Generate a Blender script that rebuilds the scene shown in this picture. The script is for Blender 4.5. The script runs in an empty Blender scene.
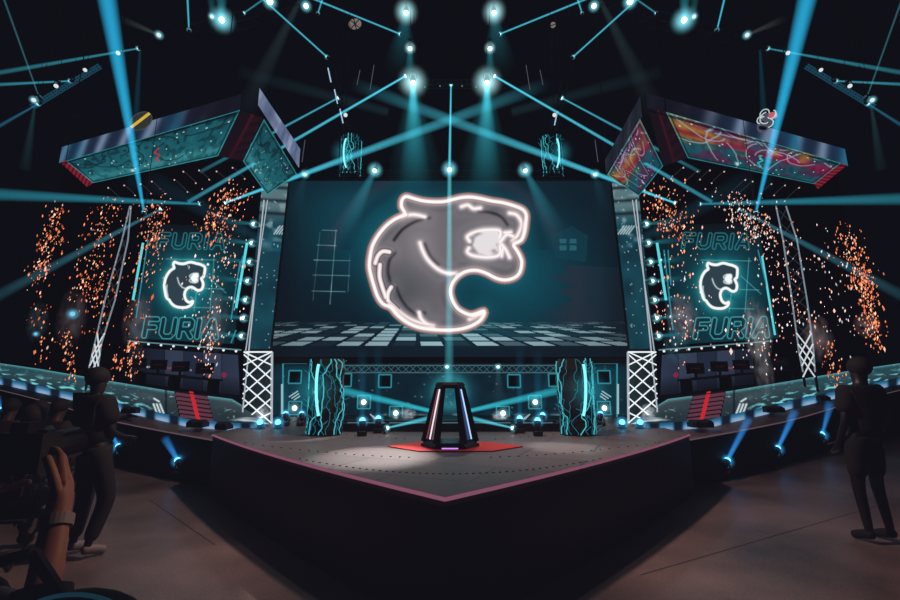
import bpy, bmesh, math, random
import numpy as np
from mathutils import Vector, Matrix
random.seed(7); RNG = np.random.default_rng(5)
S = bpy.context.scene
COL = S.collection
F = 450.0; CZ = 1.5; HZ = 385.0
PITCH = math.atan((HZ-300.0)/F)
cp, sp = math.cos(PITCH), math.sin(PITCH)

# ------------------------------------------------------------------ camera and grade
cd = bpy.data.cameras.new('camera'); cam = bpy.data.objects.new('camera', cd); COL.objects.link(cam)
cam.location = (0, 0, CZ); cam.rotation_euler = (math.pi/2+PITCH, 0, 0)
cd.sensor_width = 36; cd.lens = 18.0; cd.clip_end = 200; cd.clip_start = 0.05
S.camera = cam
S.view_settings.view_transform = 'Standard'; S.view_settings.look = 'None'
S.view_settings.use_curve_mapping = True
cm = S.view_settings.curve_mapping
for i, b in enumerate((0.0046, 0.0046, 0.0075)):
    c = cm.curves[i]; c.points[0].location = (0, b); c.points[-1].location = (1, 1)
cm.update()
w = bpy.data.worlds.new('world'); S.world = w; w.use_nodes = True
w.node_tree.nodes['Background'].inputs[0].default_value = (0.0006, 0.0010, 0.0014, 1)
w.node_tree.nodes['Background'].inputs[1].default_value = 1.0

# ------------------------------------------------------------------ image-to-place survey helpers
def ray(u, v):
    a, b = (u-450.0)/F, (300.0-v)/F
    return Vector((a, cp-b*sp, sp+b*cp))
def P(u, v, Y):
    d = ray(u, v); t = Y/d.y; return Vector((d.x*t, Y, CZ+d.z*t))
def G(u, v, z):
    d = ray(u, v); t = (z-CZ)/d.z; return Vector((d.x*t, d.y*t, z))
def proj(p):
    x, y, z = p[..., 0], p[..., 1], p[..., 2]-CZ
    f = y*cp+z*sp; up = -y*sp+z*cp
    return 450+F*x/f, 300-F*up/f
def lin(c):
    c = np.clip(np.asarray(c, float), 0, 1.0)
    return np.where(c <= 0.04045, c/12.92, ((c+0.055)/1.055)**2.4)
def L8(r, g, b): return tuple(lin((r/255, g/255, b/255)))

# ------------------------------------------------------------------ materials
def nt(name):
    m = bpy.data.materials.new(name); m.use_nodes = True; m.node_tree.nodes.clear()
    return m, m.node_tree.nodes, m.node_tree.links
def pbr(name, col, rough=0.6, metal=0.0, noise=0.0, scale=8.0, bump=0.0):
    m, n, l = nt(name)
    o = n.new('ShaderNodeOutputMaterial'); b = n.new('ShaderNodeBsdfPrincipled')
    b.inputs['Base Color'].default_value = (*col, 1); b.inputs['Roughness'].default_value = rough
    b.inputs['Metallic'].default_value = metal
    if noise > 0:
        tc = n.new('ShaderNodeTexCoord'); nz = n.new('ShaderNodeTexNoise'); nz.inputs['Scale'].default_value = scale
        nz.inputs['Detail'].default_value = 6
        l.new(tc.outputs['Object'], nz.inputs['Vector'])
        mx = n.new('ShaderNodeMix'); mx.data_type = 'RGBA'
        mx.inputs['A'].default_value = (*[c*(1-noise) for c in col], 1)
        mx.inputs['B'].default_value = (*[min(1, c*(1+noise)) for c in col], 1)
        l.new(nz.outputs['Fac'], mx.inputs['Factor']); l.new(mx.outputs['Result'], b.inputs['Base Color'])
        if bump > 0:
            bp = n.new('ShaderNodeBump'); bp.inputs['Strength'].default_value = bump
            l.new(nz.outputs['Fac'], bp.inputs['Height']); l.new(bp.outputs['Normal'], b.inputs['Normal'])
    l.new(b.outputs[0], o.inputs['Surface'])
    return m
def emi(name, col, s=1.0, sample=False):
    m, n, l = nt(name)
    o = n.new('ShaderNodeOutputMaterial'); e = n.new('ShaderNodeEmission')
    e.inputs[0].default_value = (*col, 1); e.inputs[1].default_value = s
    l.new(e.outputs[0], o.inputs['Surface'])
    m.cycles.emission_sampling = 'AUTO' if sample else 'NONE'
    return m
def attr_mat(name, s=1.0):
    m, n, l = nt(name)
    o = n.new('ShaderNodeOutputMaterial'); e = n.new('ShaderNodeEmission'); a = n.new('ShaderNodeAttribute')
    a.attribute_name = 'Col'; l.new(a.outputs['Color'], e.inputs[0]); e.inputs[1].default_value = s
    l.new(e.outputs[0], o.inputs['Surface']); m.cycles.emission_sampling = 'NONE'
    return m
def math_node(n, l, op, a, b=None, clamp=False):
    k = n.new('ShaderNodeMath'); k.operation = op; k.use_clamp = clamp
    for i, x in enumerate((a, b)):
        if x is None: continue
        if isinstance(x, (int, float)): k.inputs[i].default_value = x
        else: l.new(x, k.inputs[i])
    return k.outputs[0]
def beam_mat(name, col, B, r0, r1, L, fade=1.0, power=1.2):
    m, n, l = nt(name); M_ = lambda *a, **k: math_node(n, l, *a, **k)
    o = n.new('ShaderNodeOutputMaterial'); e = n.new('ShaderNodeEmission'); e.inputs[0].default_value = (*col, 1)
    tc = n.new('ShaderNodeTexCoord'); sx = n.new('ShaderNodeSeparateXYZ'); l.new(tc.outputs['Object'], sx.inputs[0])
    x, y, z = sx.outputs
    r = M_('ADD', M_('MULTIPLY', z, (r1-r0)/L), r0)
    q = M_('DIVIDE', M_('ADD', M_('MULTIPLY', x, x), M_('MULTIPLY', y, y)), M_('MULTIPLY', r, r))
    prof = M_('SUBTRACT', 1.0, q, clamp=True)
    fall = M_('POWER', M_('SUBTRACT', 1.0, M_('MULTIPLY', z, fade/L), clamp=True), power)
    s = M_('DIVIDE', M_('MULTIPLY', M_('MULTIPLY', prof, fall), B*0.95), r)
    l.new(s, e.inputs[1]); l.new(e.outputs[0], o.inputs['Volume'])
    return m
def halo_mat(name, col, B, R):
    m, n, l = nt(name); M_ = lambda *a, **k: math_node(n, l, *a, **k)
    o = n.new('ShaderNodeOutputMaterial'); e = n.new('ShaderNodeEmission'); e.inputs[0].default_value = (*col, 1)
    tc = n.new('ShaderNodeTexCoord'); ln = n.new('ShaderNodeVectorMath'); ln.operation = 'LENGTH'
    l.new(tc.outputs['Object'], ln.inputs[0])
    q = M_('DIVIDE', ln.outputs['Value'], R)
    s = M_('MULTIPLY', M_('POWER', M_('SUBTRACT', 1.0, q, clamp=True), 2.5), B*1.6/R)
    l.new(s, e.inputs[1]); l.new(e.outputs[0], o.inputs['Volume'])
    return m
def smoke_mat(name, col, B, R, scale, seed):
    m, n, l = nt(name); M_ = lambda *a, **k: math_node(n, l, *a, **k)
    o = n.new('ShaderNodeOutputMaterial'); e = n.new('ShaderNodeEmission'); e.inputs[0].default_value = (*col, 1)
    tc = n.new('ShaderNodeTexCoord'); ln = n.new('ShaderNodeVectorMath'); ln.operation = 'LENGTH'
    l.new(tc.outputs['Object'], ln.inputs[0])
    nz = n.new('ShaderNodeTexNoise'); nz.noise_dimensions = '4D'; nz.inputs['W'].default_value = seed
    nz.inputs['Scale'].default_value = scale; nz.inputs['Detail'].default_value = 3
    l.new(tc.outputs['Object'], nz.inputs['Vector'])
    d = M_('MULTIPLY', M_('SUBTRACT', nz.outputs['Fac'], 0.43, clamp=True), 6.0, clamp=True)
    q = M_('POWER', M_('SUBTRACT', 1.0, ln.outputs['Value'], clamp=True), 0.8)
    s = M_('MULTIPLY', M_('MULTIPLY', d, q), B/R)
    s = M_('MULTIPLY', s, 1.9); l.new(s, e.inputs[1]); l.new(e.outputs[0], o.inputs['Volume'])
    return m

BLACK = pbr('matte_black', (0.004, 0.004, 0.005), 0.7)
BLACKG = pbr('gloss_black', (0.006, 0.006, 0.008), 0.3)
DARKM = pbr('dark_metal', (0.03, 0.035, 0.04), 0.4, 0.8)
STEEL = pbr('aluminium_truss', (0.35, 0.4, 0.42), 0.35, 0.9)
WHITE_E = emi('white_tube', L8(225, 232, 235), 1.2)
LENS_E = emi('lamp_lens', (0.85, 1.0, 1.0), 3.0)
LENS_W = emi('pale_lens', (0.80, 0.86, 0.88), 0.9)
LENS_B = emi('blue_lens', (0.12, 0.55, 1.0), 3.0)
CYAN_E = emi('cyan_tube', L8(90, 215, 225), 1.0)
CYAN_D = emi('dim_cyan_tube', L8(40, 130, 145), 1.0)

# ------------------------------------------------------------------ object helpers
def tag(o, label=None, cat=None, group=None, kind=None):
    if label: o['label'] = label
    if cat: o['category'] = cat
    if group: o['group'] = group
    if kind: o['kind'] = kind
    return o
def empty(name, loc, label, cat, group=None):
    o = bpy.data.objects.new(name, None); COL.objects.link(o); o.location = loc; o.empty_display_size = 0.1
    return tag(o, label, cat, group)
def link(name, me, mat, parent=None, world=True):
    o = bpy.data.objects.new(name, me); COL.objects.link(o)
    if mat is not None: me.materials.append(mat)
    if parent is not None:
        o.parent = parent
        if world: 
            q = parent; off = Vector((0, 0, 0))
            while q is not None: off += q.location; q = q.parent
            o.location = -off
    return o
class MB:
    def __init__(s): s.v = []; s.f = []
    def poly(s, pts):
        i = len(s.v); s.v += [tuple(p) for p in pts]; s.f.append(tuple(range(i, i+len(pts)))); return s
    def hexa(s, a, b):      # two matching quads -> closed solid
        i = len(s.v); s.v += [tuple(p) for p in a]+[tuple(p) for p in b]; n = len(a)
        s.f.append(tuple(range(i+n-1, i-1, -1))); s.f.append(tuple(range(i+n, i+2*n)))
        for k in range(n):
            k2 = (k+1) % n; s.f.append((i+k, i+k2, i+n+k2, i+n+k))
        return s
    def box(s, c, h, rz=0.0, tilt=None):
        c = Vector(c); R = Matrix.Rotation(rz, 3, 'Z')
        if tilt is not None: R = tilt @ R
        f = lambda x, y, z: c + R @ Vector((x*h[0], y*h[1], z*h[2]))
        return s.hexa([f(-1,-1,-1), f(1,-1,-1), f(1,1,-1), f(-1,1,-1)], [f(-1,-1,1), f(1,-1,1), f(1,1,1), f(-1,1,1)])
    def bar(s, a, b, r, n=6, r2=None):
        a, b = Vector(a), Vector(b); d = b-a
        if d.length < 1e-6: return s
        d.normalize(); k = Vector((0, 0, 1)) if abs(d.z) < 0.9 else Vector((1, 0, 0))
        e1 = d.cross(k).normalized(); e2 = d.cross(e1); r2 = r if r2 is None else r2
        A = [a+(e1*math.cos(2*math.pi*i/n)+e2*math.sin(2*math.pi*i/n))*r for i in range(n)]
        Bq = [b+(e1*math.cos(2*math.pi*i/n)+e2*math.sin(2*math.pi*i/n))*r2 for i in range(n)]
        return s.hexa(A, Bq)
    def tube(s, pts, r, n=6):
        for a, b in zip(pts[:-1], pts[1:]): s.bar(a, b, r, n)
        return s
    def ball(s, c, r, nu=12, nv=8, sc=(1, 1, 1), R=None):
        c = Vector(c); i0 = len(s.v); R = R or Matrix.Identity(3)
        for j in range(nv+1):
            th = math.pi*j/nv
            for i in range(nu):
                ph = 2*math.pi*i/nu
                s.v.append(tuple(c + R @ Vector((r*sc[0]*math.sin(th)*math.cos(ph), r*sc[1]*math.sin(th)*math.sin(ph), r*sc[2]*math.cos(th)))))
        for j in range(nv):
            for i in range(nu):
                i2 = (i+1) % nu
                s.f.append((i0+j*nu+i, i0+(j+1)*nu+i, i0+(j+1)*nu+i2, i0+j*nu+i2))
        return s
    def mesh(s, name):
        me = bpy.data.meshes.new(name); me.from_pydata(s.v, [], s.f); me.update(); return me
    def build(s, name, mat, parent=None, smooth=False, world=True):
        me = s.mesh(name); o = link(name, me, mat, parent, world)
        if smooth:
            me.polygons.foreach_set('use_smooth', [True]*len(me.polygons))
        return o
def colour_attr(me, cols):
    a = me.color_attributes.new('Col', 'FLOAT_COLOR', 'POINT')
    c4 = np.ones((len(cols), 4), dtype=np.float32); c4[:, :3] = cols
    a.data.foreach_set('color', c4.ravel())

ATTR = attr_mat('led_artwork', 1.0)
def grid_display(name, corners, nu, nv, colf, parent, keep=None, mat=ATTR, off=0.0):
    """corners TL,TR,BR,BL. colf(u,v) gives sRGB artwork for survey coordinates; keep(u,v) selects cells."""
    TL, TR, BR, BL = [np.array(c, float) for c in corners]
    s, t = np.meshgrid(np.linspace(0, 1, nu), np.linspace(0, 1, nv))
    s_, t_ = s[..., None], t[..., None]
    p = (TL*(1-s_)+TR*s_)*(1-t_)+(BL*(1-s_)+BR*s_)*t_
    if off:
        nrm = np.cross(TR-TL, BL-TL); nrm /= np.linalg.norm(nrm)
        if np.dot(nrm, np.array([0, 0, CZ])-TL) < 0: nrm = -nrm
        p = p+nrm*off
    u, v = proj(p)
    col = lin(colf(u, v, s, t))
    idx = np.arange(nu*nv).reshape(nv, nu)
    q = np.stack([idx[:-1, :-1], idx[1:, :-1], idx[1:, 1:], idx[:-1, 1:]], -1).reshape(-1, 4)
    if keep is not None:
        k = keep(u, v).ravel(); q = q[k[q].sum(1) >= 2]
    used = np.unique(q); remap = -np.ones(nu*nv, int); remap[used] = np.arange(len(used)); q = remap[q]
    V = p.reshape(-1, 3)[used]; C_ = col.reshape(-1, 3)[used]
    me = bpy.data.meshes.new(name)
    me.vertices.add(len(V)); me.vertices.foreach_set('co', V.astype(np.float32).ravel())
    me.loops.add(len(q)*4); me.loops.foreach_set('vertex_index', q.astype(np.int32).ravel())
    me.polygons.add(len(q)); me.polygons.foreach_set('loop_start', np.arange(0, len(q)*4, 4, dtype=np.int32))
    me.update(calc_edges=True); colour_attr(me, C_)
    return link(name, me, mat, parent)

# ---- 2-D field helpers for artwork
def seg_d(u, v, a, b):
    ax, ay = a; bx, by = b; dx, dy = bx-ax, by-ay
    L2 = dx*dx+dy*dy+1e-12
    t = np.clip(((u-ax)*dx+(v-ay)*dy)/L2, 0, 1)
    return np.hypot(u-ax-t*dx, v-ay-t*dy)
def poly_d(u, v, pts, closed=False):
    d = np.full(np.shape(u), 1e9)
    pp = list(pts)+([pts[0]] if closed else [])
    for a, b in zip(pp[:-1], pp[1:]): d = np.minimum(d, seg_d(u, v, a, b))
    return d
def inside(u, v, pts):
    r = np.zeros(np.shape(u), bool); n = len(pts)
    for i in range(n):
        x1, y1 = pts[i]; x2, y2 = pts[(i+1) % n]
        if y1 == y2: continue
        c = ((y1 > v) != (y2 > v)) & (u < (x2-x1)*(v-y1)/(y2-y1)+x1); r ^= c
    return r
def smooth(pts, closed=True, k=4):
    out = []; n = len(pts)
    rng = range(n) if closed else range(n-1)
    for i in rng:
        g = lambda j: pts[j % n] if closed else pts[max(0, min(n-1, j))]
        p0, p1, p2, p3 = g(i-1), g(i), g(i+1), g(i+2)
        for q in range(k):
            t = q/k
            out.append(tuple(0.5*((2*p1[c])+(-p0[c]+p2[c])*t+(2*p0[c]-5*p1[c]+4*p2[c]-p3[c])*t*t+(-p0[c]+3*p1[c]-3*p2[c]+p3[c])*t**3) for c in (0, 1)))
    if not closed: out.append(pts[-1])
    return out
def hsh(a, b=0.0):
    x = np.sin(a*127.1+b*311.7)*43758.5453; return x-np.floor(x)
def vnoise(x, y):
    xi, yi = np.floor(x), np.floor(y); fx, fy = x-xi, y-yi
    fx = fx*fx*(3-2*fx); fy = fy*fy*(3-2*fy)
    return (hsh(xi, yi)*(1-fx)+hsh(xi+1, yi)*fx)*(1-fy)+(hsh(xi, yi+1)*(1-fx)+hsh(xi+1, yi+1)*fx)*fy
def mixc(base, col, a):
    a = np.clip(a, 0, 1)[..., None]; return base*(1-a)+np.array(col, float)/255*a
def flat(u, col): return np.broadcast_to(np.array(col, float)/255, np.shape(u)+(3,)).copy()

# the panther emblem, traced in its own units (788 wide sheet)
OUT = [(243,128),(231,100),(233,75),(248,62),(275,69),(310,78),(350,82),(390,81),(420,74),(455,66),(490,64),(530,70),(570,79),(610,85),(650,96),(684,110),(698,130),(697,160),(692,195),(680,225),(652,242),
       (662,262),(675,285),(682,310),(675,345),(655,366),(620,375),(585,368),(550,350),(515,339),(480,341),(450,355),(426,380),(415,410),(418,440),(435,475),(460,495),(495,506),(540,492),(532,520),(505,541),(470,555),(430,562),(380,563),(330,559),(290,551),(250,533),(215,506),(190,478),(162,465),(143,440),(130,405),(117,360),(110,320),(116,270),(125,240),(145,205),(175,170),(208,146)]
IN_ = [[(236,133),(280,130),(318,138)], [(300,236),(310,265),(330,300),(365,333),(400,349),(436,351)],
       [(185,270),(160,268),(142,285),(132,312)], [(150,318),(148,360),(158,400),(172,440)], [(192,402),(180,425),(180,452),(195,470)],
       [(196,470),(225,497),(262,522),(310,540),(350,550)], [(297,497),(304,520),(325,540),(350,548)], [(486,230),(478,212),(505,196),(545,188),(598,190),(600,215)],
       [(484,255),(478,270),(500,284),(555,290),(598,280),(600,245)], [(600,235),(625,205),(650,212)], [(605,240),(622,262),(636,290)], [(612,252),(606,285)],
       [(456,100),(480,94),(500,107),(526,105)], [(636,124),(664,132),(682,165),(668,205),(648,228)], [(486,522),(520,508),(536,497)], [(618,198),(640,196)]]
MOUTH = [(512,222),(540,198),(585,196),(598,222),(578,240),(588,262),(560,278),(525,270),(505,245)]
def emblem(ox, oy, k, skew=0.0, ky=None):
    ky = ky or k
    T = lambda p: (ox+(p[0]-400)*k+skew*(p[1]-315)*k, oy+(p[1]-315)*ky)
    return smooth([T(p) for p in OUT], True, 3), [smooth([T(p) for p in q], False, 4) for q in IN_], [T(p) for p in MOUTH]

LETTERS = {'F': ([[(0,1),(0,0),(.7,0)], [(0,.48),(.6,.48)]], .75), 'U': ([[(0,0),(0,.8),(.2,1),(.6,1),(.8,.8),(.8,0)]], .85),
           'R': ([[(0,1),(0,0),(.6,0),(.75,.12),(.75,.42),(.6,.55),(0,.55)], [(.4,.55),(.78,1)]], .85), 'I': ([[(0,0),(0,1)]], 0.06),
           'A': ([[(0,1),(.38,0),(.5,0),(.88,1)], [(.18,.66),(.7,.66)]], .9)}
def word_d(u, v, word, x0, y0, h, wsc=1.0, slant=-.18, gap=.42, drop=0.0):
    d = np.full(np.shape(u), 1e9); x = x0
    for ch in word:
        st, wd = LETTERS[ch]
        for s_ in st:
            pts = [(x+(a*h*wsc)+slant*h*(b-1), y0+b*h+drop*(x+a*h*wsc-x0)) for a, b in s_]
            d = np.minimum(d, poly_d(u, v, pts))
        x += (wd+gap)*h*wsc
    return d

# ------------------------------------------------------------------ light fittings and beams in haze
nb = [0]
CY = (0.07, 0.56, 0.74)
def frame_z(d):
    d = d.normalized(); k = Vector((0, 1, 0)) if abs(d.y) < 0.9 else Vector((1, 0, 0))
    x = k.cross(d).normalized(); y = d.cross(x); return Matrix((x, y, d)).transposed()
def beam(parent, a, b, r0, r1, B, col=CY, fade=1.0, power=1.2, name='light_beam'):
    a, b = Vector(a), Vector(b); L = (b-a).length; nb[0] += 1
    n = 16; me = MB()
    A = [Vector((math.cos(2*math.pi*i/n)*r0*1.05, math.sin(2*math.pi*i/n)*r0*1.05, 0)) for i in range(n)]
    C_ = [Vector((math.cos(2*math.pi*i/n)*r1*1.05, math.sin(2*math.pi*i/n)*r1*1.05, L)) for i in range(n)]
    me.hexa(A, C_); m = beam_mat('haze_beam', col, B, r0, r1, L, fade, power)
    o = link(name, me.mesh(name), m, parent, world=False)
    o.rotation_mode = 'QUATERNION'; o.rotation_quaternion = frame_z(b-a).to_quaternion(); o.location = a-parent.location
    return o
def halo(parent, c, R, B, col=(0.25, 0.8, 0.95), name='haze_glow'):
    me = MB().ball((0, 0, 0), R, 16, 10); o = link(name, me.mesh(name), halo_mat('haze_glow', col, B, R), parent, world=False)
    o.location = Vector(c)-parent.location; return o
def lamp(pos, aim, r, label, group=None, lens=LENS_E, cat='stage light', hang=None, glow=0.0, gcol=(0.25, 0.85, 1.0), name='stage_light', rod=False):
    """moving-head spot: yoke, drum body, lens; pos is the lens face"""
    pos, aim = Vector(pos), Vector(aim); d = (aim-pos).normalized()
    t = empty(name, pos, label, cat, group)
    b = MB(); back = pos-d*r*2.6
    b.bar(pos-d*r*0.15, pos-d*r*1.2, r*1.12, 12); b.bar(pos-d*r*1.2, back, r*1.12, 12, r*0.75)
    b.build('housing', DARKM, t)
    side = d.cross(Vector((0, 0, 1))); side = side.normalized() if side.length > .05 else Vector((1, 0, 0))
    mid = pos-d*r*1.5; up = (Vector((0, 0, 1)) if hang != 'floor' else Vector((0, 0, -1)))
    y = MB(); y.bar(mid-side*r*1.3, mid-side*r*1.3+up*r*2.2, r*.2); y.bar(mid+side*r*1.3, mid+side*r*1.3+up*r*2.2, r*.2)
    y.bar(mid-side*r*1.3+up*r*2.2, mid+side*r*1.3+up*r*2.2, r*.22); y.box(mid+up*r*2.6, (r*.9, r*.7, r*.35))
    y.build('yoke', DARKM, t)
    le = MB()
    if hang == 'floor' or glow > 2.45: le.ball(pos+d*r*.25, r*.95, 14, 8)
    else: le.bar(pos-d*r*0.2, pos, r, 12)
    le.build('lens', lens, t)
    if rod: MB().bar(mid+up*r*2.6, Vector((mid.x, mid.y, 13.8)), .005, 4).build('hanging_rod', BLACK, t)
    if glow: halo(t, pos, r*glow, 1.5, gcol)
    return t
def spot(loc, aim, power, col, size, blend=0.6, rad=0.05):
    ld = bpy.data.lights.new('added_spot', 'SPOT'); ld.energy = power; ld.color = col; ld.spot_size = math.radians(size); ld.spot_blend = blend
    ld.shadow_soft_size = rad
    o = bpy.data.objects.new('added_spot', ld); COL.objects.link(o); o.location = loc
    o.rotation_euler = (Vector(aim)-Vector(loc)).to_track_quat('-Z', 'Y').to_euler(); return o
def truss(name, a, b, w, label, group=None, mat=DARKM, r=.012, step=None, n=4):
    a, b = Vector(a), Vector(b); d = b-a; L = d.length; R = frame_z(d); t = empty(name, a, label, 'truss', group)
    c = MB(); h = w/2; cs = [Vector((x*h, y*h, 0)) for x, y in ((-1,-1),(1,-1),(1,1),(-1,1))]
    for k in cs: c.bar(a+R@k, b+R@k, r, n)
    c.build('chord_tubes', mat, t)
    m = MB(); k_ = max(2, int(L/(step or w)))
    for i in range(k_):
        for j in range(4):
            p, q = cs[j], cs[(j+1) % 4]
            if i % 2: p, q = q, p
            m.bar(a+R@p+d*(i/k_), a+R@q+d*((i+1)/k_), r*.6, n)
    m.build('lacing', mat, t)
    if min(a.z, b.z) > 3.5:
        for f_ in (.02, .98):
            q = a.lerp(b, f_); MB().bar(q, Vector((q.x, q.y, 13.9)), .005, 4).build('hanging_cable', BLACK, t)
    return t

# ================================================================== FLOOR AND HALL
mfl, n, l = nt('arena_concrete')
o_ = n.new('ShaderNodeOutputMaterial'); b_ = n.new('ShaderNodeBsdfPrincipled'); tc = n.new('ShaderNodeTexCoord')
nz = n.new('ShaderNodeTexNoise'); nz.inputs['Scale'].default_value = 45; nz.inputs['Detail'].default_value = 10; nz.inputs['Roughness'].default_value = .8
nz2 = n.new('ShaderNodeTexNoise'); nz2.inputs['Scale'].default_value = .8; nz2.inputs['Detail'].default_value = 5
l.new(tc.outputs['Object'], nz.inputs['Vector']); l.new(tc.outputs['Object'], nz2.inputs['Vector'])
rp = n.new('ShaderNodeValToRGB'); rp.color_ramp.elements[0].position = .38; rp.color_ramp.elements[0].color = (.05, .04, .04, 1)
rp.color_ramp.elements[1].position = .66; rp.color_ramp.elements[1].color = (.33, .25, .235, 1)
mixf = math_node(n, l, 'ADD', math_node(n, l, 'MULTIPLY', nz.outputs['Fac'], .5), math_node(n, l, 'MULTIPLY', nz2.outputs['Fac'], .5))
l.new(mixf, rp.inputs[0]); l.new(rp.outputs[0], b_.inputs['Base Color'])
b_.inputs['Roughness'].default_value = .33; b_.inputs['Specular IOR Level'].default_value = .5
bp = n.new('ShaderNodeBump'); bp.inputs['Strength'].default_value = .25; bp.inputs['Distance'].default_value = .004
l.new(nz.outputs['Fac'], bp.inputs['Height']); l.new(bp.outputs[0], b_.inputs['Normal']); l.new(b_.outputs[0], o_.inputs['Surface'])
fl = MB().poly([(-22, -3, 0), (22, -3, 0), (22, 24, 0), (-22, 24, 0)]).build('floor', mfl); tag(fl, kind='structure')
sc_ = MB()
for (u0, v0, u1, v1) in [(225,520,300,560),(640,575,880,505),(756,530,768,534),(150,500,215,545)]:
    a, b = G(u0, v0, .002), G(u1, v1, .002); d = (b-a).cross(Vector((0,0,1))).normalized()*.004; sc_.poly([a-d, b-d, b+d, a+d])
tag(sc_.build('trim_1', pbr('joint_line', (.02,.018,.018), .8)), kind='structure')
wl = MB().box((0, 24, 7), (22, .2, 7)).build('wall_back', BLACK); tag(wl, kind='structure')

# ================================================================== CENTRE STAGE
SZ = 0.80
cornL, cornF, cornR = G(213, 434, SZ), G(445, 497, SZ), G(689, 434, SZ)
def bow(a, b, amt, k=10):
    a, b = Vector(a), Vector(b); nrm = Vector((b.y-a.y, a.x-b.x, 0)).normalized()
    if nrm.y > 0: nrm = -nrm
    return [a.lerp(b, i/k)+nrm*amt*4*(i/k)*(1-i/k) for i in range(k+1)]
edge = bow(cornL, cornF, .10)+bow(cornF, cornR, .10)[1:]
YB = 11.2
st = empty('centre_stage', (0, 6, 0), 'low black centre stage with pink-edged pointed front and grey panelled deck', 'stage')
deck_poly = edge+[Vector((cornR.x+.4, YB, SZ)), Vector((cornL.x-.4, YB, SZ))]
md, n, l = nt('deck_panels'); o_ = n.new('ShaderNodeOutputMaterial'); b_ = n.new('ShaderNodeBsdfPrincipled'); tc = n.new('ShaderNodeTexCoord')
br = n.new('ShaderNodeTexBrick'); br.inputs['Scale'].default_value = 1.0; br.inputs['Brick Width'].default_value = 1.3; br.inputs['Row Height'].default_value = .65
br.inputs['Mortar Size'].default_value = .012; br.inputs['Color1'].default_value = (.20,.165,.16,1); br.inputs['Color2'].default_value = (.14,.12,.12,1); br.inputs['Mortar'].default_value = (.06,.05,.05,1)
mp = n.new('ShaderNodeMapping'); mp.inputs['Rotation'].default_value = (0, 0, .42); l.new(tc.outputs['Object'], mp.inputs[0]); l.new(mp.outputs[0], br.inputs['Vector'])
nz = n.new('ShaderNodeTexNoise'); nz.inputs['Scale'].default_value = 25; l.new(tc.outputs['Object'], nz.inputs['Vector'])
mx = n.new('ShaderNodeMix'); mx.data_type = 'RGBA'; mx.blend_type = 'MULTIPLY'; mx.inputs['Factor'].default_value = .5
l.new(br.outputs[0], mx.inputs['A']); l.new(nz.outputs['Fac'], mx.inputs['B']); l.new(mx.outputs['Result'], b_.inputs['Base Color'])
b_.inputs['Roughness'].default_value = .45; l.new(b_.outputs[0], o_.inputs['Surface'])
dk = MB(); dk.hexa([Vector((p.x, p.y, SZ-.06)) for p in deck_poly], deck_poly);
sk = MB()
for a, b in zip(edge[:-1], edge[1:]): sk.poly([Vector((a.x,a.y,0)), Vector((b.x,b.y,0)), Vector((b.x,b.y,SZ-.06)), Vector((a.x,a.y,SZ-.06))])
for a, b in ((deck_poly[len(edge)-1], deck_poly[len(edge)]), (deck_poly[-1], deck_poly[0])):
    sk.poly([Vector((a.x,a.y,0)), Vector((b.x,b.y,0)), Vector((b.x,b.y,SZ-.06)), Vector((a.x,a.y,SZ-.06))])
sk.build('skirt', pbr('skirt_cloth', (.010,.006,.009), .55, noise=.4, scale=6), st)
tr = MB()
for a, b in zip(edge[:-1], edge[1:]): tr.bar(a+Vector((0,-.012,-.012)), b+Vector((0,-.012,-.012)), .013, 6)
tr.build('edge_trim', emi('pink_edge', L8(128,76,96), 1.0), st)
# rows of deck bolts
bl = MB()
NDECK = len(dk.f)
for (pts, k) in [([(300,459),(450,474),(600,459)], 46), ([(245,443),(450,458),(655,443)], 46), ([(330,433),(450,440),(570,433)], 30)]:
    for i in range(k):
        t = i/(k-1); u = pts[0][0]*(1-t)**2+2*pts[1][0]*t*(1-t)+pts[2][0]*t*t; v = pts[0][1]*(1-t)**2+2*(2*pts[1][1]-.5*(pts[0][1]+pts[2][1]))*t*(1-t)+pts[2][1]*t*t
        if (pts[1][1] == 458 or pts[1][1] == 440) and 410 < u < 490: continue
        p = G(u, v, SZ); dk.box(p+Vector((0,0,.003)), (.010,.008,.003))
dko = dk.build('deck', md, st); dko.data.materials.append(pbr('bolt_black', (.05,.045,.045), .4))
for pl in dko.data.polygons:
    if pl.index >= NDECK: pl.material_index = 1
# red carpet
ctr = G(450, 447, SZ); ctr.z = SZ
RC = MB(); RC.hexa([ctr+Vector((math.cos(a)*.78+.06, math.sin(a)*.46, .003)) for a in [math.pi/3*i for i in range(6)]],
                   [ctr+Vector((math.cos(a)*.78+.06, math.sin(a)*.46, .012)) for a in [math.pi/3*i for i in range(6)]])
rc = RC.build('red_carpet', pbr('red_carpet', (.55,.012,.010), .8, noise=.2, scale=40)); tag(rc, 'red hexagonal carpet under the trophy podium at stage centre', 'carpet')

# ---- podium
pz = SZ+.012
pod = empty('trophy_podium', (ctr.x, ctr.y, pz), 'black hexagonal tapering trophy podium with lit side strips on red carpet', 'podium')
Yp = ctr.y; pxm = Yp/F
R0, R1, Hh = 25.8*pxm, 13.3*pxm, (P(450, 384, Yp).z-pz)
def hexr(R, z, off=0): return [Vector((ctr.x+R*math.cos(math.pi/3*i+off), ctr.y+R*math.sin(math.pi/3*i+off), z)) for i in range(6)]
bb = MB(); bb.hexa(hexr(R0*1.1, pz), hexr(R0*1.08, pz+.03)); bb.hexa(hexr(R0*1.02, pz+.03), hexr(R0*.97, pz+.06)); bb.build('base', BLACKG, pod)
tt = MB(); tt.hexa(hexr(R1*1.02, pz+Hh-.05), hexr(R1*1.1, pz+Hh-.01)); tt.hexa(hexr(R1*1.1, pz+Hh-.01), hexr(R1*.95, pz+Hh+.02)); tt.build('top', BLACKG, pod)
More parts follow.
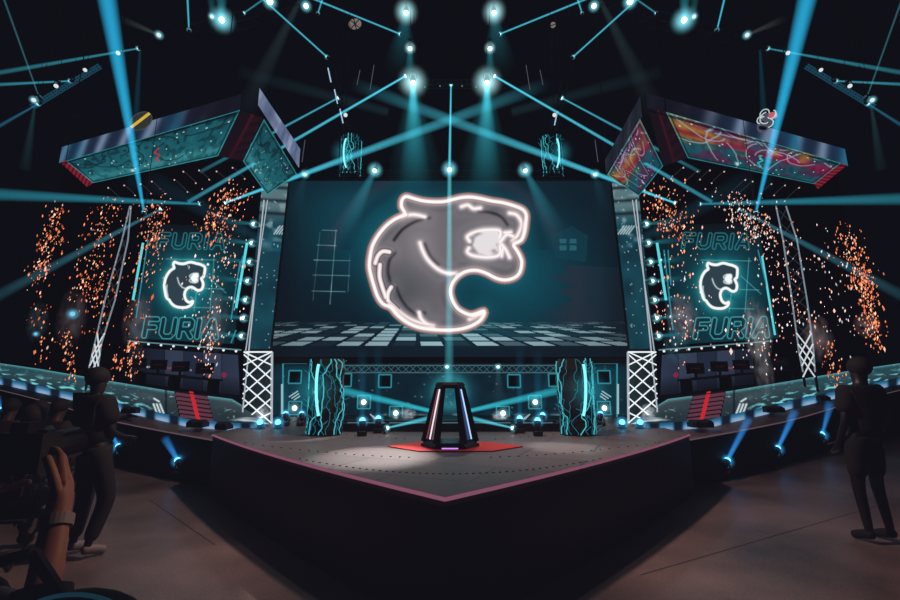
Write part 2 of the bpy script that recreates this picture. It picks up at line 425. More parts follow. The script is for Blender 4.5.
a0, a1 = hexr(R0*.97, pz+.05), hexr(R1*.97, pz+Hh-.04)
for i in range(6):
    lg = MB(); lg.bar(a0[i], a1[i], .036, 4, .024); lg.build('leg', BLACKG, pod)
for i in range(6):
    j = (i+1) % 6
    if i in (1, 4): continue      # open faces front and back
    q = MB(); A, B_, C_, D_ = a0[i].lerp(a0[j], .18), a0[i].lerp(a0[j], .82), a1[i].lerp(a1[j], .82), a1[i].lerp(a1[j], .18)
    cc = (A+B_+C_+D_)/4; inn = (Vector((ctr.x, ctr.y, cc.z))-cc).normalized()*.02
    q.hexa([A, B_, C_, D_], [A+inn, B_+inn, C_+inn, D_+inn]); q.build('side_panel', pbr('smoked_panel', (.03,.012,.016), .15), pod)
    fr = .42
    for f_, mt in ((.55, emi('strip_white', L8(235,215,225) if i in (2, 3) else L8(170,200,240), 1.3)), (.30, emi('strip_rose', L8(120,60,70) if i in (2, 3) else L8(40,60,120), 1.0))):
        s_ = MB(); s_.bar(a0[i].lerp(a0[j], f_)-inn*.5+Vector((0,0,.04)), a1[i].lerp(a1[j], f_)-inn*.5-Vector((0,0,.02)), .009, 6); s_.build('light_strip', mt, pod)
fr = MB(); fr.box((ctr.x, ctr.y-R0*.95, pz+.01), (.09, .01, .006)); fr.build('floor_strip', emi('violet_strip', L8(190,130,240), 1.4), pod)

# ================================================================== MAIN SCREEN
def on_plane(u, v, P0, N):
    d = ray(u, v); t = (P0-Vector((0,0,CZ))).dot(N)/d.dot(N); return Vector((0,0,CZ))+d*t
bL, bR = P(271, 357, 9.2), P(631, 357, 9.2)
tL, tR = P(288, 181, 9.62), P(613, 181, 9.62)
ms = empty('main_screen', (0, 9.4, bL.z), 'huge dark teal led screen showing a glowing white panther head', 'screen')
EO, EI, EM = emblem(340+400/3.752, 180+315/3.752, 1/3.752)
def main_bg(u, v, s, t):
    c = flat(u, (7, 20, 29))
    g1 = np.exp(-(((u-365)/70)**2+((v-215)/60)**2)); g2 = np.exp(-(((u-520)/75)**2+((v-285)/65)**2)); g3 = np.exp(-(((u-450)/125)**2+((v-245)/80)**2))
    c = mixc(c, (6, 62, 78), .62*g3); c = mixc(c, (8, 92, 108), .55*g1+.55*g2)
    c = mixc(c, (9, 34, 44), .4*np.exp(-((v-183)/10)**2))
    c = mixc(c, (10, 24, 34), np.clip((v-335)/15, 0, 1)*.9)
    c = mixc(c, (6, 14, 20), np.clip((302-u)/25, 0, 1)*.6+np.clip((u-600)/25, 0, 1)*.6)
    # faint rings round the emblem
    rr = np.hypot((u-445)/1.25, (v-262)/1.0); c = mixc(c, (70, 45, 62), .35*np.exp(-((rr-92)/6)**2)*(v < 250))
    c = mixc(c, (5, 40, 52), .5*np.exp(-((rr-80)/5)**2)*(v < 250))
    # path and house
    path = [(562,265),(600,267),(640,268),(640,325),(505,325),(532,316),(556,308),(574,300),(566,295),(557,290),(574,287),(560,281),(549,277),(568,272)]
    c = mixc(c, (38, 44, 58), .8*inside(u, v, path)*np.clip((u-530)/45, 0, 1)*(1-.7*np.clip((u-575)/40, 0, 1)))
    c = mixc(c, (12, 62, 74), .55*inside(u, v, [(550,236),(572,226),(588,236),(586,262),(556,258)]))
    for x_, y_ in ((563,241),(573,241),(563,248),(573,248)): c = mixc(c, (40, 100, 112), .8*((np.abs(u-x_) < 3.4) & (np.abs(v-y_) < 2.4)))
    # thin line grid
    lw = lambda d, w_=.45: np.exp(-(d/w_)**2)*(.45+.55*vnoise(u/9, v/9))
    for y_, x0, x1 in ((245,317,336),(260,314,350),(275,313,350),(291,312,345),(230,322,337)): c = mixc(c, (150, 200, 205), .75*lw(seg_d(u, v, (x0, y_), (x1, y_+.7))))
    for x0, x1, y0, y1, a_ in ((336,330,230,304,.8),(320,313,232,300,.4),(350,348,255,292,.35)): c = mixc(c, (150, 200, 205), a_*lw(seg_d(u, v, (x0, y0), (x1, y1))))
    # tiled floor in perspective: horizon of the picture at v=300
    vh, vx = 302.0, 418.0
    dv = np.maximum(v-vh, .5); z_ = 1/dv; row = np.floor((z_-1/52.)*300/.95); xw = (u-vx)/dv
    tx = xw*1.55; cx, fx = np.floor(tx), tx-np.floor(tx); fy = (z_-1/52.)*300/.95-row
    lit = hsh(cx, row); on = (fx > .10) & (fx < .90) & (fy > .14) & (fy < .86) & (v > 321) & (v < 347)
    amp = np.where(lit > .66, .95, np.where(lit > .45, .42, .10))*np.clip((v-319)/9, .3, 1)*(1-.35*np.clip(np.abs(u-450)/170, 0, 1))
    c = mixc(c, (165, 195, 203), amp*on)
    dmo = poly_d(u, v, EO, True)
    c = mixc(c, (30, 150, 165), .30*np.exp(-dmo/9)); c = mixc(c, (190, 160, 160), .6*np.exp(-(dmo/3.5)**2))
    return c
def emb_col(u, v, s, t):
    d = poly_d(u, v, EO, True); di = np.full(np.shape(u), 1e9)
    for q in EI: di = np.minimum(di, poly_d(u, v, q))
    dm = np.where(inside(u, v, EM), 0, poly_d(u, v, EM, True)); ins = inside(u, v, EO)
    c = flat(u, (100, 98, 103)); c = mixc(c, (66, 68, 76), .55*np.exp(-((np.minimum(d, di*1.3)-7.5)/3.0)**2))
    c = mixc(c, (128, 122, 128), .6*np.exp(-(((u-420)/26)**2+((v-240)/30)**2)))
    c = mixc(c, (62, 66, 74), .6*np.exp(-(((u-395)/30)**2+((v-290)/22)**2)))
    for q_ in DARKS: c = mixc(c, (22, 22, 27), .85*np.exp(-(poly_d(u, v, q_)/1.7)**2))
    c = mixc(c, (232, 214, 216), .9*np.exp(-(di/2.2)**2)+.55*np.exp(-di/5)*(di < 30))
    c = mixc(c, (236, 222, 222), .6*np.exp(-d/3.6)*ins)
    c = mixc(c, (245, 240, 240), .92*np.exp(-(dm/2.2)**2)); c = mixc(c, (225, 215, 220), .45*np.exp(-dm/6)); c = mixc(c, (120, 108, 112), .6*np.exp(-(np.hypot(u-494, (v-251)*1.3)/2.6)**2)); c = mixc(c, (150, 140, 142), .6*np.exp(-(np.hypot((u-478)*.8, (v-234)*2)/3)**2))
    c = mixc(c, (40, 34, 38), .8*np.exp(-((di-2.9)/.7)**2)*(u < 400)*ins*.7)
    c = mixc(c, (255, 252, 250), np.clip(1.5-np.abs(di)/.75, 0, 1)*1.0)
    c = mixc(c, (170, 110, 100), .9*(np.exp(-((d-3.6)/.55)**2)*(~ins)))
    c = mixc(c, (205, 175, 172), .85*np.exp(-((d-2.1)/1.0)**2)*(~ins))
    c = mixc(c, (200, 150, 140), .55*np.exp(-((d-3.4)/.6)**2)*ins)
    c = mixc(c, (255, 250, 248), np.clip(2.2-d/.95, 0, 1))
    return c
DARKS = [[(335,142),(285,155),(235,185),(203,225)],[(205,275),(186,300),(180,345),(192,392)],[(212,404),(226,440),(252,478),(290,508)],[(318,240),(338,285),(368,318)],[(520,118),(565,122),(605,138),(628,168)],[(484,228),(500,232)],[(484,244),(502,246)],[(300,488),(318,500)]]
DARKS = [smooth([(340+a/3.752, 180+b/3.752) for a, b in q], False, 4) for q in DARKS]
keep_e = lambda u, v: inside(u, v, EO) | (poly_d(u, v, EO, True) < 4.4)
grid_display('display', [tL, tR, bR, bL], 620, 340, main_bg, ms)
# emblem grid only over its own bounding box
pN = (tR-tL).cross(bL-tL).normalized()
ec = [on_plane(*q, tL, pN) for q in ((364,188),(532,188),(532,338),(364,338))]
grid_display('panther_emblem', ec, 520, 465, emb_col, ms, keep=keep_e, off=.012)
fz = MB()
back = Vector((0, .25, 0))
fz.hexa([tL+Vector((-.06,.02,.06)), tR+Vector((.06,.02,.06)), bR+Vector((.06,.02,-.12)), bL+Vector((-.06,.02,-.12))],
        [tL+back+Vector((-.06,0,.06)), tR+back+Vector((.06,0,.06)), bR+back+Vector((.06,0,-.12)), bL+back+Vector((-.06,0,-.12))])
fz.build('frame', BLACK, ms)
for x in (-2.6, 0, 2.6): MB().bar((x, 9.75, tL.z), (x, 9.75, 13.9), .012).build('hanging_cable', BLACK, ms)

# ================================================================== UNDER-SCREEN BACK WALL
YW = 10.9
bw = empty('backstage_wall', (0, YW, SZ), 'dark teal back wall under the main screen speckled with tiny lights', 'panel')
SPK = [(RNG.uniform(278,622), RNG.uniform(362,420), RNG.uniform(.2,.7)) for _ in range(90)]
def bw_col(u, v, s, t):
    c = flat(u, (6, 26, 36)); c = mixc(c, (10, 50, 62), .7*vnoise(u/14, v/9)*(.4+.6*np.clip((v-365)/40, 0, 1)))
    rr = np.hypot(u-450, v-392); c = mixc(c, (18, 98, 110), .8*np.clip(1.1-rr/30, 0, .9))
    c = mixc(c, (60, 150, 160), .5*np.exp(-((rr-14)/6)**2))
    c = mixc(c, (10, 70, 84), .6*np.exp(-((u-300)/24)**2)+.6*np.exp(-((u-600)/24)**2))
    for x, y, a in SPK: c = mixc(c, (170, 200, 205), a*np.exp(-((u-x)**2+(v-y)**2)/.5))
    c = mixc(c, (150, 185, 190), .8*np.exp(-((v-416)/2.2)**2)*np.clip(vnoise(u/7, v*0)-.55, 0, 1)*2.5)
    c = mixc(c, (5, 14, 20), np.exp(-((v-362)/4)**2))
    return c
wx = 190/F*YW
grid_display('display', [Vector((-wx,YW,P(450,356,YW).z)), Vector((wx,YW,P(450,356,YW).z)), Vector((wx,YW,SZ)), Vector((-wx,YW,SZ))], 460, 110, bw_col, bw)
MB().box((0, YW+.06, (SZ+P(450,356,YW).z)/2), (wx+.05, .05, (P(450,356,YW).z-SZ)/2)).build('backing', BLACK, bw)

# bright ground-row strip behind the stage
gs = MB(); p0, p1 = Vector((-1.6, 7.10, SZ+.135)), Vector((1.6, 7.10, SZ+.135))
for k in range(5):
    a = p0.lerp(p1, k/5+.01); b = p0.lerp(p1, (k+1)/5-.01); gs.bar(a, b, .010)
gr_ = gs.build('ground_light_row', emi('ground_row', L8(70,96,104), 1.0)); tag(gr_, 'thin pale light strip lying along the rear of the stage deck', 'light strip')

rs = MB(); rs.box((0, 7.35, SZ+.06), (1.75, .22, .058)).box((0, 7.5, SZ+.13), (1.68, .12, .015))  # riser added to darken the rear edge of the deck
for x in (-1.5,-.9,-.3,.3,.9,1.5): rs.box((x, 7.12, SZ+.06), (.02, .01, .05))
tag(rs.build('added_step', BLACKG), 'low black step added to darken the rear of the stage deck behind the podium', 'step')
# square framed boxes with lamps
names_ = {(295,377):'upper outer left', (295,408):'', }
frames = [(295,377,0,'leftmost of the unlit square frames, above the lit outer one, left of the glowing column'),
          (295,408,1,'leftmost lit square frame, low between lattice tower and glowing column'),
          (345,380,0,'unlit square frame just right of the left glowing column'), (385,381,0,'unlit square frame under the truss bar left of the podium'),
          (364,402,1,'lit square frame near left glowing column, between two unlit ones'), (396,413,1,'lit square frame nearest the podium on its left'),
          (514,381,0,'unlit square frame under the truss bar right of the podium'), (555,380,0,'unlit square frame just left of the right glowing column'),
          (604,377,0,'rightmost of the unlit square frames, above the lit outer one'), (535,402,1,'lit square frame near right glowing column, between two unlit ones'),
          (503,413,1,'lit square frame nearest the podium on its right'), (604,408,1,'rightmost lit square frame, low between glowing column and lattice tower')]
for (u, v, on, lb) in frames:
    Yf = YW-.35; c = P(u, v, Yf); h = 6.2*Yf/F
    t = empty('blinder_light', c, lb, 'stage light', 'square framed blinders under the screen')
    f = MB(); r = .016
    q = [c+Vector((sx*h, 0, sz*h)) for sx, sz in ((-1,-1),(1,-1),(1,1),(-1,1))]
    for i in range(4): f.bar(q[i], q[(i+1)%4], r, 4)
    f.build('frame', CYAN_D, t)
    MB().box(c+Vector((0,.06,0)), (h*.95,.03,h*.95)).build('back_plate', BLACK, t)
    MB().bar(c+Vector((0,.04,0)), c+Vector((0,-.02,0)), h*.5, 12).build('reflector', DARKM, t)
    MB().bar(c+Vector((0,-.02,0)), c+Vector((0,-.035,0)), h*.38, 12).build('lens', LENS_E if on else BLACKG, t)
    MB().bar(c+Vector((0,.1,h)), c+Vector((0,.35,h)), .02).build('bracket', DARKM, t)
    if on: halo(t, c+Vector((0,-.05,0)), h*1.35, .9, (.25,.7,.8))
# stage-wide truss bar with two lamps
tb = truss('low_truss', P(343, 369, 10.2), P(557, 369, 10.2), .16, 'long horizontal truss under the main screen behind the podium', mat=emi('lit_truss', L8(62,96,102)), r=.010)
for u, lb in ((447,'small lamp on the low truss directly above the podium'),(498,'small lamp on the low truss right of the podium')):
    p = P(u, 366.5, 10.0); t = lamp(p, p+Vector((0,-.6,-1)), .030, lb, glow=3.5, lens=LENS_E)
    beam(t, p, p+Vector((0,-.1,-1.0)), .04, .22, .10, (.1,.3,.35))
# door-like panel frames with white slats (both sides, outermost)
for sg, lb in ((-1,'left'),(1,'right')):
    u0 = 450+sg*166; 
    t = empty('doorway_frame', P(u0, 420, 10.4), 'cyan lit doorway frame beside the %s lattice tower under the screen' % lb, 'frame')
    f = MB(); A, B_, C_, D_ = P(450+sg*167, 418, 10.4), P(450+sg*167, 363, 10.4), P(450+sg*143, 363, 10.4), P(450+sg*143, 418, 10.4)
    f.bar(A, B_, .02, 4); f.bar(B_, C_, .02, 4); f.build('frame', CYAN_D, t)
    s_ = MB()
    for k in range(3): s_.bar(P(450+sg*(161-k*2.5), 397+k*1.5, 10.3), P(450+sg*(152-k*1), 391+k*2.5, 10.3), .014, 4)
    s_.bar(P(450+sg*168, 384, 10.3), P(450+sg*168, 414, 10.3), .022, 4)
    s_.build('light_stripes', emi('pale_stripes', L8(150,185,190)), t)

# ================================================================== GLOWING COLUMNS
def column(uc, v0, v1, Y, hw, label, sg, arc=True, seed=1):
    rnd = random.Random(seed); pb, pt = P(uc, v1, Y), P(uc, v0, Y); r = hw*Y/F
    if v1 > 400: pb.z = SZ
    t = empty('glowing_column', pb, label, 'column', None)
    c = MB(); n = 20; prev = None; H = pt.z-pb.z; ks = 14
    for k in range(ks+1):
        z = pb.z+H*k/ks; rr = r*(1+.06*math.sin(k*1.7)+.04*rnd.uniform(-1,1))
        ring = [Vector((pb.x+rr*math.cos(2*math.pi*i/n)*(1+.08*math.sin(i*3.1)), Y+rr*math.sin(2*math.pi*i/n), z)) for i in range(n)]
        if prev: c.hexa(prev, ring)
        prev = ring
    c.build('core', pbr('column_black', (.0015,.002,.0025), .95), t)
    g = MB(); fine = MB()
    for q in range(13):
        a = math.pi+math.pi*(q+.5)/13+rnd.uniform(-.1,.1); pts = []; z = pb.z+.02
        while z < pt.z:
            a += rnd.choice((-.16,-.05,0,0,.05,.16)); pts.append(Vector((pb.x+r*1.10*math.cos(a), Y+r*1.10*math.sin(a), z))); z += rnd.uniform(.02,.07)
        near = (math.cos(a)*sg < .5)
        (g if q % 3 == 0 else fine).tube(pts, .0075 if q % 3 == 0 else .0045, 4)
        for m_ in range(5):
            i = rnd.randrange(1, len(pts)-2) if len(pts) > 4 else 1
            if len(pts) > 3: fine.bar(pts[i], pts[i]+Vector((rnd.uniform(-.09,.09), -.02, rnd.uniform(.02,.07))), .0045, 4)
    g.build('glowing_vein', emi('vein_cyan', L8(70,185,195), 1.0), t); fine.build('fine_vein', emi('vein_dim', L8(25,105,120), 1.0), t)
    if arc:
        ar = MB(); pts = []
        for k in range(13):
            th = -1.0+2.0*k/12; ua = uc+sg*(hw*.40-3+6*math.cos(th)*.9) ; va = (v0+v1)/2-5+(v1-v0)*.36*math.sin(th)/math.sin(1.0)
            pts.append(P(ua, va, Y-r*1.2))
        ar.tube(pts, .02, 6); ar.build('light_arc', emi('arc_cyan', L8(130,235,240), 1.3), t)
        halo(t, pts[6], .40, .30, (.05,.6,.75))
    return t
column(325, 359, 431, 6.7, 16, 'black column wrapped in glowing cyan veins at stage left under the screen', -1, True, 3)
column(577, 359, 431, 6.7, 16, 'black column wrapped in glowing cyan veins at stage right under the screen', 1, True, 4)
column(350, 138, 178, 10.3, 10, 'short veined cyan column standing above the screen on the left', -1, True, 5)
column(553, 138, 178, 10.3, 10, 'short veined cyan column standing above the screen on the right', 1, True, 6)

# ================================================================== TOWERS BESIDE THE SCREEN
for sg, side in ((-1,'left'),(1,'right')):
    U = lambda o: 450+sg*o
    Yt = 8.75
    t = empty('screen_tower', P(U(193), 428, Yt), 'tall led tower with white lit lattice foot %s of main screen' % side, 'tower')
    tlp, trp, brp, blp = P(U(188), 186, Yt+.35), P(U(162), 183, Yt+.35), P(U(180), 349, Yt), P(U(204), 349, Yt)
    def tw_col(u, v, s, tt, sg=sg):
        c = flat(u, (10, 44, 56)); c = mixc(c, (22, 78, 90), .8*vnoise(u/11, v/16)); c = mixc(c, (150, 178, 184), .9*np.clip((vnoise(u/6+9, v/5)-.62)*4, 0, 1)*np.clip((262-v)/50, 0, 1))
        c = mixc(c, (110, 135, 140), .75*np.clip((226-v)/20, 0, 1))
        c = mixc(c, (12, 24, 30), .8*np.exp(-(((v-205+.3*(u-450)*sg*.2) % 13)-6)**2/3)*(v < 222))
        q = hsh(np.floor(u/1.2), np.floor(v/1.2)); c = mixc(c, (190, 215, 220), .6*(q > .985))
        for k in range(5):
            c = mixc(c, (200, 215, 218), .9*np.exp(-(seg_d(u, v, (450+sg*172+k*2.6-4, 234), (450+sg*172+k*2.6+2, 226))/.7)**2))
        return c
    cs_ = [tlp, trp, brp, blp] if sg < 0 else [trp, tlp, blp, brp]
    grid_display('display', cs_, 60, 300, tw_col, t)
    bk = MB(); o2 = Vector((0,.12,0)); o3 = Vector((0,.01,0)); bk.hexa([c+o3 for c in cs_], [c+o2 for c in cs_]); bk.build('backing', BLACK, t)
    rl = MB()
    rl.bar(P(U(186), 200, Yt+.2), P(U(209), 428, Yt-.2), .013, 6); rl.bar(P(U(182.5), 200, Yt+.2), P(U(204.5), 352, Yt-.15), .010, 6)
    rl.bar(P(U(178), 352, Yt-.1), P(U(178.5), 428, Yt-.1), .022, 6)
    rl.build('edge_rails', emi('rail_white', L8(170,180,188), 1.0), t)
    lt = MB()
    for k in range(6):
        v0, v1 = 340+k*14.5, 340+k*14.5+25
        if v0 < 352: v0, v1 = 352, 365
        if v1 > 427: v1 = 427
        lt.bar(P(U(206+.03*(v0-352)), v0, Yt-.12), P(U(178.5), v1, Yt-.12), .013, 5); lt.bar(P(U(178.5), v0, Yt-.10), P(U(206+.03*(v1-352)), v1, Yt-.10), .013, 5)
    lt.bar(P(U(206), 352, Yt-.12), P(U(178), 352, Yt-.12), .015, 5)
    lt.build('lattice', WHITE_E, t)
    bx = MB(); bx.bar(P(U(193), 352, Yt+.35), Vector((P(U(193), 352, Yt+.35).x, Yt+.35, SZ)), .12, 4); bx.build('post', BLACK, t)
    pn = MB(); e4 = [P(U(206), 350, Yt+.15), P(U(178), 350, Yt+.15), P(U(178), 430, Yt+.15), P(U(209), 430, Yt+.15)]
    pn.hexa(e4, [e+Vector((0,.04,0)) for e in e4]); pn.build('foot_panel', pbr('teal_panel', (.01,.05,.06), .5), t)
    # side nozzles and lamps stacked on the tower's outer face
    for k, v in enumerate((224, 243, 262, 281, 300, 318, 336)):
        p = P(U(196+k*2.0), v, Yt+.1)
        w_ = lamp(p, p+Vector((sg*1, -.4, .1)), .035, 'small side lamp on the outer edge of the %s screen tower' % side, 'side lamps up the %s screen tower' % side, glow=3.5, name='side_light')
        beam(w_, p, p+Vector((sg*.75, -.1, .05)), .03, .11, .28, (.04,.4,.5), power=1.6)

# ================================================================== WINGS
OB = [(195,489),(238,487),(285,477),(332,464),(413,441),(475,427),(560,412)]   # foot of the wing fascia: (offset from centre, v)
OR = [(195,444),(238,440),(294,430),(343,420),(413,399),(475,384),(560,366)]
itp = lambda tab, o: float(np.interp(o, [a for a, b in tab], [b for a, b in tab]))
def Yb(o): return G(450+o, itp(OB, o), 0).y
stations = [196,215,238,262,286,310,334,358,382,406,430,454,480,510,545]
SB = [(186,434),(216,431),(262,427),(340,409),(414,392),(480,378),(560,362)]      # ledge back / bottom of lit strip
ST = [(186,424),(216,423),(262,419),(340,401),(414,385),(480,371),(560,356)]      # top of lit strip = foot of ramp
RT = [(181,421),(200,410),(218,399),(280,391),(340,381),(410,369),(480,359),(560,350)]
for sg, side in ((-1,'left'),(1,'right')):
    U = lambda o: 450+sg*o
    t = empty('wing_stage', G(U(300), 480, 0), 'curved black %s wing stage with sloping teal led ramp and red stair' % side, 'stage')
    rim = [P(U(o), itp(OR, o), Yb(o)) for o in stations]; base = [Vector((p.x, p.y, 0)) for p in rim]
    lb_ = [P(U(o), itp(SB, o), Yb(o)+.7) for o in stations]; lt_ = [P(U(o), itp(ST, o), Yb(o)+.72) for o in stations]
    f = MB()
    for i in range(2, len(rim)-1): f.hexa([base[i], base[i+1], base[i+1]+Vector((0,.05,0)), base[i]+Vector((0,.05,0))], [rim[i], rim[i+1], rim[i+1]+Vector((0,.05,0)), rim[i]+Vector((0,.05,0))])
    f.build('fascia', BLACK, t)
    f = MB()
    for i in range(len(rim)-1): f.poly([rim[i], rim[i+1], lb_[i+1], lb_[i]])
    f.build('ledge', pbr('ledge_board', (.16,.12,.12), .5, noise=.3, scale=6), t)
    f = MB(); f.tube([p+Vector((0,-.01,0)) for p in rim], .012, 5); f.build('edge_trim', emi('ledge_edge', L8(88,70,76)), t)
    # lit strip (in separate light panels with dark gaps)
    for i in range(len(rim)-1):
        def sc(u, v, s, tt, i=i):
            c = flat(u, (12, 26, 40)); x = np.abs(u-450); g = .5+.5*np.cos((x-190)/ (36.)*2*math.pi*.75+2.2)
            g = (x*.042+.35) % 1; on = np.clip((g-.08)*9, 0, 1)*np.clip((.80-g)*9, 0, 1); c = mixc(c, (24, 92, 132), on); c = mixc(c, (158, 182, 212), on*.85*np.clip(tt*1.7-.25, 0, 1)*(.5+.5*np.sin(g/.85*3.14))); return c
        q = [lt_[i], lt_[i+1], lb_[i+1], lb_[i]]
        grid_display('light_panel', q, 24, 10, sc, t)
    # ramp
    so = list(range(181, 549, 16))
    def rcol(u, v, s, tt, sg=sg):
        x = sg*(u-450); dep = (v-np.interp(x, [a for a,b in RT], [b for a,b in RT]))/np.maximum(np.interp(x, [a for a,b in ST], [b for a,b in ST])-np.interp(x, [a for a,b in RT], [b for a,b in RT]), 3)
        c = flat(u, (40, 56, 62)); c = mixc(c, (22, 72, 82), .7*np.clip((x-280)/90, 0, 1)); c = mixc(c, (86, 90, 94), .5*vnoise(x/22, v/9)); c = mixc(c, (22, 32, 40), .6*np.clip(dep*1.4-.5, 0, 1))
        nse = vnoise(x/5.0+v/3.0, v/1.9+3); m_ = np.clip((nse-.70+.22*(vnoise(x/17., v*0)-.4))*9, 0, 1)*np.clip((x-285)/30, 0, 1)*np.clip(dep*2.2-.6, 0, 1)
        c = mixc(c, (120, 215, 222), m_*.95)
        n2 = vnoise(x/3.0, v/1.6+7); c = mixc(c, (150, 200, 205), np.clip((n2-.86)*9, 0, 1)*.8)
        c = mixc(c, (200, 212, 215), .9*np.clip((vnoise(x/9.0+v/2.2, v/2.0)-.58)*6, 0, 1)*np.clip((222-x)/14, 0, 1)*np.clip(dep*2-.6, 0, 1))
        for k in range(3): c = mixc(c, (215, 230, 232), np.clip(1.6-seg_d(x, v, (290+k*3.3, 404), (286.5+k*3.3, 413))/.75, 0, 1))
        c = mixc(c, (215, 230, 232), np.clip(1.4-seg_d(x, v, (291, 401.5), (296, 398.5))/.9, 0, 1))
        c = mixc(c, (90, 165, 172), .8*np.exp(-(dep/.10)**2))
        c = mixc(c, (12, 16, 20), .8*np.exp(-((x-284)/1.0)**2)); return c
    for i in range(len(so)-1):
        pass
    nq = 420; ncol = 34; xs = np.linspace(181, 548, nq); T = np.linspace(0, 1, ncol)
    pts = np.zeros((ncol, nq, 3))
    for j, o in enumerate(xs):
        a = np.array(P(U(o), itp(RT, o), Yb(max(o,196))+2.1)); b = np.array(P(U(o), itp(ST, o), Yb(max(o,196))+.73))
        pts[:, j, :] = a[None]*(1-T[:, None])+b[None]*T[:, None]
    uu, vv = proj(pts); cc = lin(rcol(uu, vv, 0, np.broadcast_to(T[:, None], uu.shape)))
    idx = np.arange(nq*ncol).reshape(ncol, nq); q = np.stack([idx[:-1,:-1], idx[1:,:-1], idx[1:,1:], idx[:-1,1:]], -1).reshape(-1, 4)
    xc = np.abs(uu.ravel()[q].mean(1)-450)
    vc = vv.ravel()[q].mean(1)
    lo = np.interp(vc, [391, 420], [244, 237]); hi = np.interp(vc, [391, 420], [276, 270])
    st_mask = (xc > lo) & (xc < hi)
    me = bpy.data.meshes.new('led_ramp'); me.from_pydata(pts.reshape(-1, 3).tolist(), [], q[~st_mask].tolist()); me.update(); colour_attr(me, cc.reshape(-1, 3)); link('led_ramp', me, ATTR, t)
    # ramp back wall down to the floor
    # stair
    sr = MB(); ns = 6
    for k in range(ns):
        f0, f1 = k/ns, (k+1)/ns
        def sp_(o0, o1, f_): return [P(U(o0), itp(RT, o0)*(1-f_)+itp(ST, o0)*f_, (Yb(o0)+2.1)*(1-f_)+(Yb(o0)+.73)*f_), P(U(o1), itp(RT, o1)*(1-f_)+itp(ST, o1)*f_, (Yb(o1)+2.1)*(1-f_)+(Yb(o1)+.73)*f_)]
        oa = lambda f_: (244-7*f_, 276-6*f_)
        p1, p2 = sp_(*oa(f0), f0); q1, q2 = sp_(*oa(f1), f1); up = Vector((0,0,.0)); top = max(p1.z, p2.z)
        q1b, q2b = Vector((q1.x, q1.y, p1.z)), Vector((q2.x, q2.y, p2.z))
        sr.poly([p1, p2, q2b, q1b]); sr.poly([q1b, q2b, q2, q1])
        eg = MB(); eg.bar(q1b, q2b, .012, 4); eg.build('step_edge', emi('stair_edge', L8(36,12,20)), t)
    rdl = MB(); n_ = Vector((0, -.05, .05))
    A_, B_2 = sp_(*oa(0), 0); C_2, D_2 = sp_(*oa(1), 1)
    rdl.hexa([A_.lerp(B_2,.36), A_.lerp(B_2,.48), C_2.lerp(D_2,.48), C_2.lerp(D_2,.36)], [q_+n_ for q_ in (A_.lerp(B_2,.36), A_.lerp(B_2,.48), C_2.lerp(D_2,.48), C_2.lerp(D_2,.36))])
    rdl.build('red_strip', emi('stair_red_light', L8(196,36,44)), t)
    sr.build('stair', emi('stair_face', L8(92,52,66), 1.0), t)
    # back of the wing stage (dark deck)
    f = MB(); st2 = [s for s in stations if s > 200]
    for a, b in zip(st2[:-1], st2[1:]):
        A, B_ = P(U(a), itp(RT, a)+1, Yb(a)+2.1), P(U(b), itp(RT, b)+1, Yb(b)+2.1)
        f.poly([A, B_, B_+Vector((0,1.25,.02)), A+Vector((0,1.25,.02))]); f.poly([Vector((A.x,A.y+1.25,0)), Vector((B_.x,B_.y+1.25,0)), B_+Vector((0,1.25,.02)), A+Vector((0,1.25,.02))])
    f.build('rear_deck', BLACK, t)
    # floor uplights at the fascia foot
    ul = [(277,461,299,418),(327,449,345,411),(371,435,380,403),(406,423,411,392)] if sg > 0 else [(272,461,285,438),(331,447,345,420),(406,420,409,408),(447,410,450,398)]
    words = ['nearest the centre stage','second out from the centre stage','third out from the centre stage','farthest out from the centre stage']
    for k, (o, v, o2, v2) in enumerate(ul):
        Yq = Yb(o)-.12; p = P(U(o), v, Yq); p2 = P(U(o2), v2, Yb(o2)-.10)
        w_ = lamp(p, p2, .055*Yq/8, 'blue uplight at the foot of the %s wing fascia, %s' % (side, words[k]), lens=LENS_B, hang='floor', glow=2.6, gcol=(.05,.45,1.0), name='floor_uplight')
        MB().bar(p-Vector((0,0,.1)), Vector((p.x, p.y, 0)), .015).build('stand', DARKM, w_)
        beam(w_, p, p2, .035*Yq/8, .085*Yq/8, .50, (.03,.30,.85), fade=.75, power=.9)
    # dark monitor wedges on the ledge
    for k, (o, wd) in enumerate([(250,20),(322,18),(372,10)] if sg > 0 else [(252,16),(318,14),(226,11)]):
        v = itp(SB, o)-1; Yq = Yb(o)+.45; c = P(U(o), v, Yq); c.z += .05; h = wd/2*Yq/F
        w_ = empty('stage_monitor', c, 'black stage monitor on the %s wing ledge %s' % (side, ['beside the foot of the stair','in front of the middle of the ramp','towards the outer end of the ramp' if sg>0 else 'nearest the lattice tower'][k]), 'speaker')
        m_ = MB(); H_ = .12
        for sx in (1,):
            pr = [(-.12,-.05),(.12,-.05),(.12,.0),(-.02,.07),(-.12,.03)]
            m_.hexa([c+Vector((-h, y, z)) for y, z in pr], [c+Vector((h, y, z)) for y, z in pr])
        m_.build('cabinet', BLACK, w_)
        for k2 in (-.5,.5): MB().bar(c+Vector((h*k2,-.12,0)), c+Vector((h*k2,-.13,0)), .05, 10).build('driver', DARKM, w_)
    # small dark floor fixtures at the inner end
    for k, o in enumerate((172,190)):
        p = P(U(o), 423, 7.6); w_ = lamp(p, p+Vector((0,-.4,1)), .05, 'small blue-lit floor spot in front of %s lattice tower, %s one' % (side, 'inner' if k == 0 else 'outer'), lens=LENS_B, hang='floor', glow=3, gcol=(.05,.5,.9), name='floor_spot')
        MB().box((p.x, p.y, (SZ+p.z-.12)/2), (.06,.06,(p.z-.12-SZ)/2)).build('base', BLACK, w_)

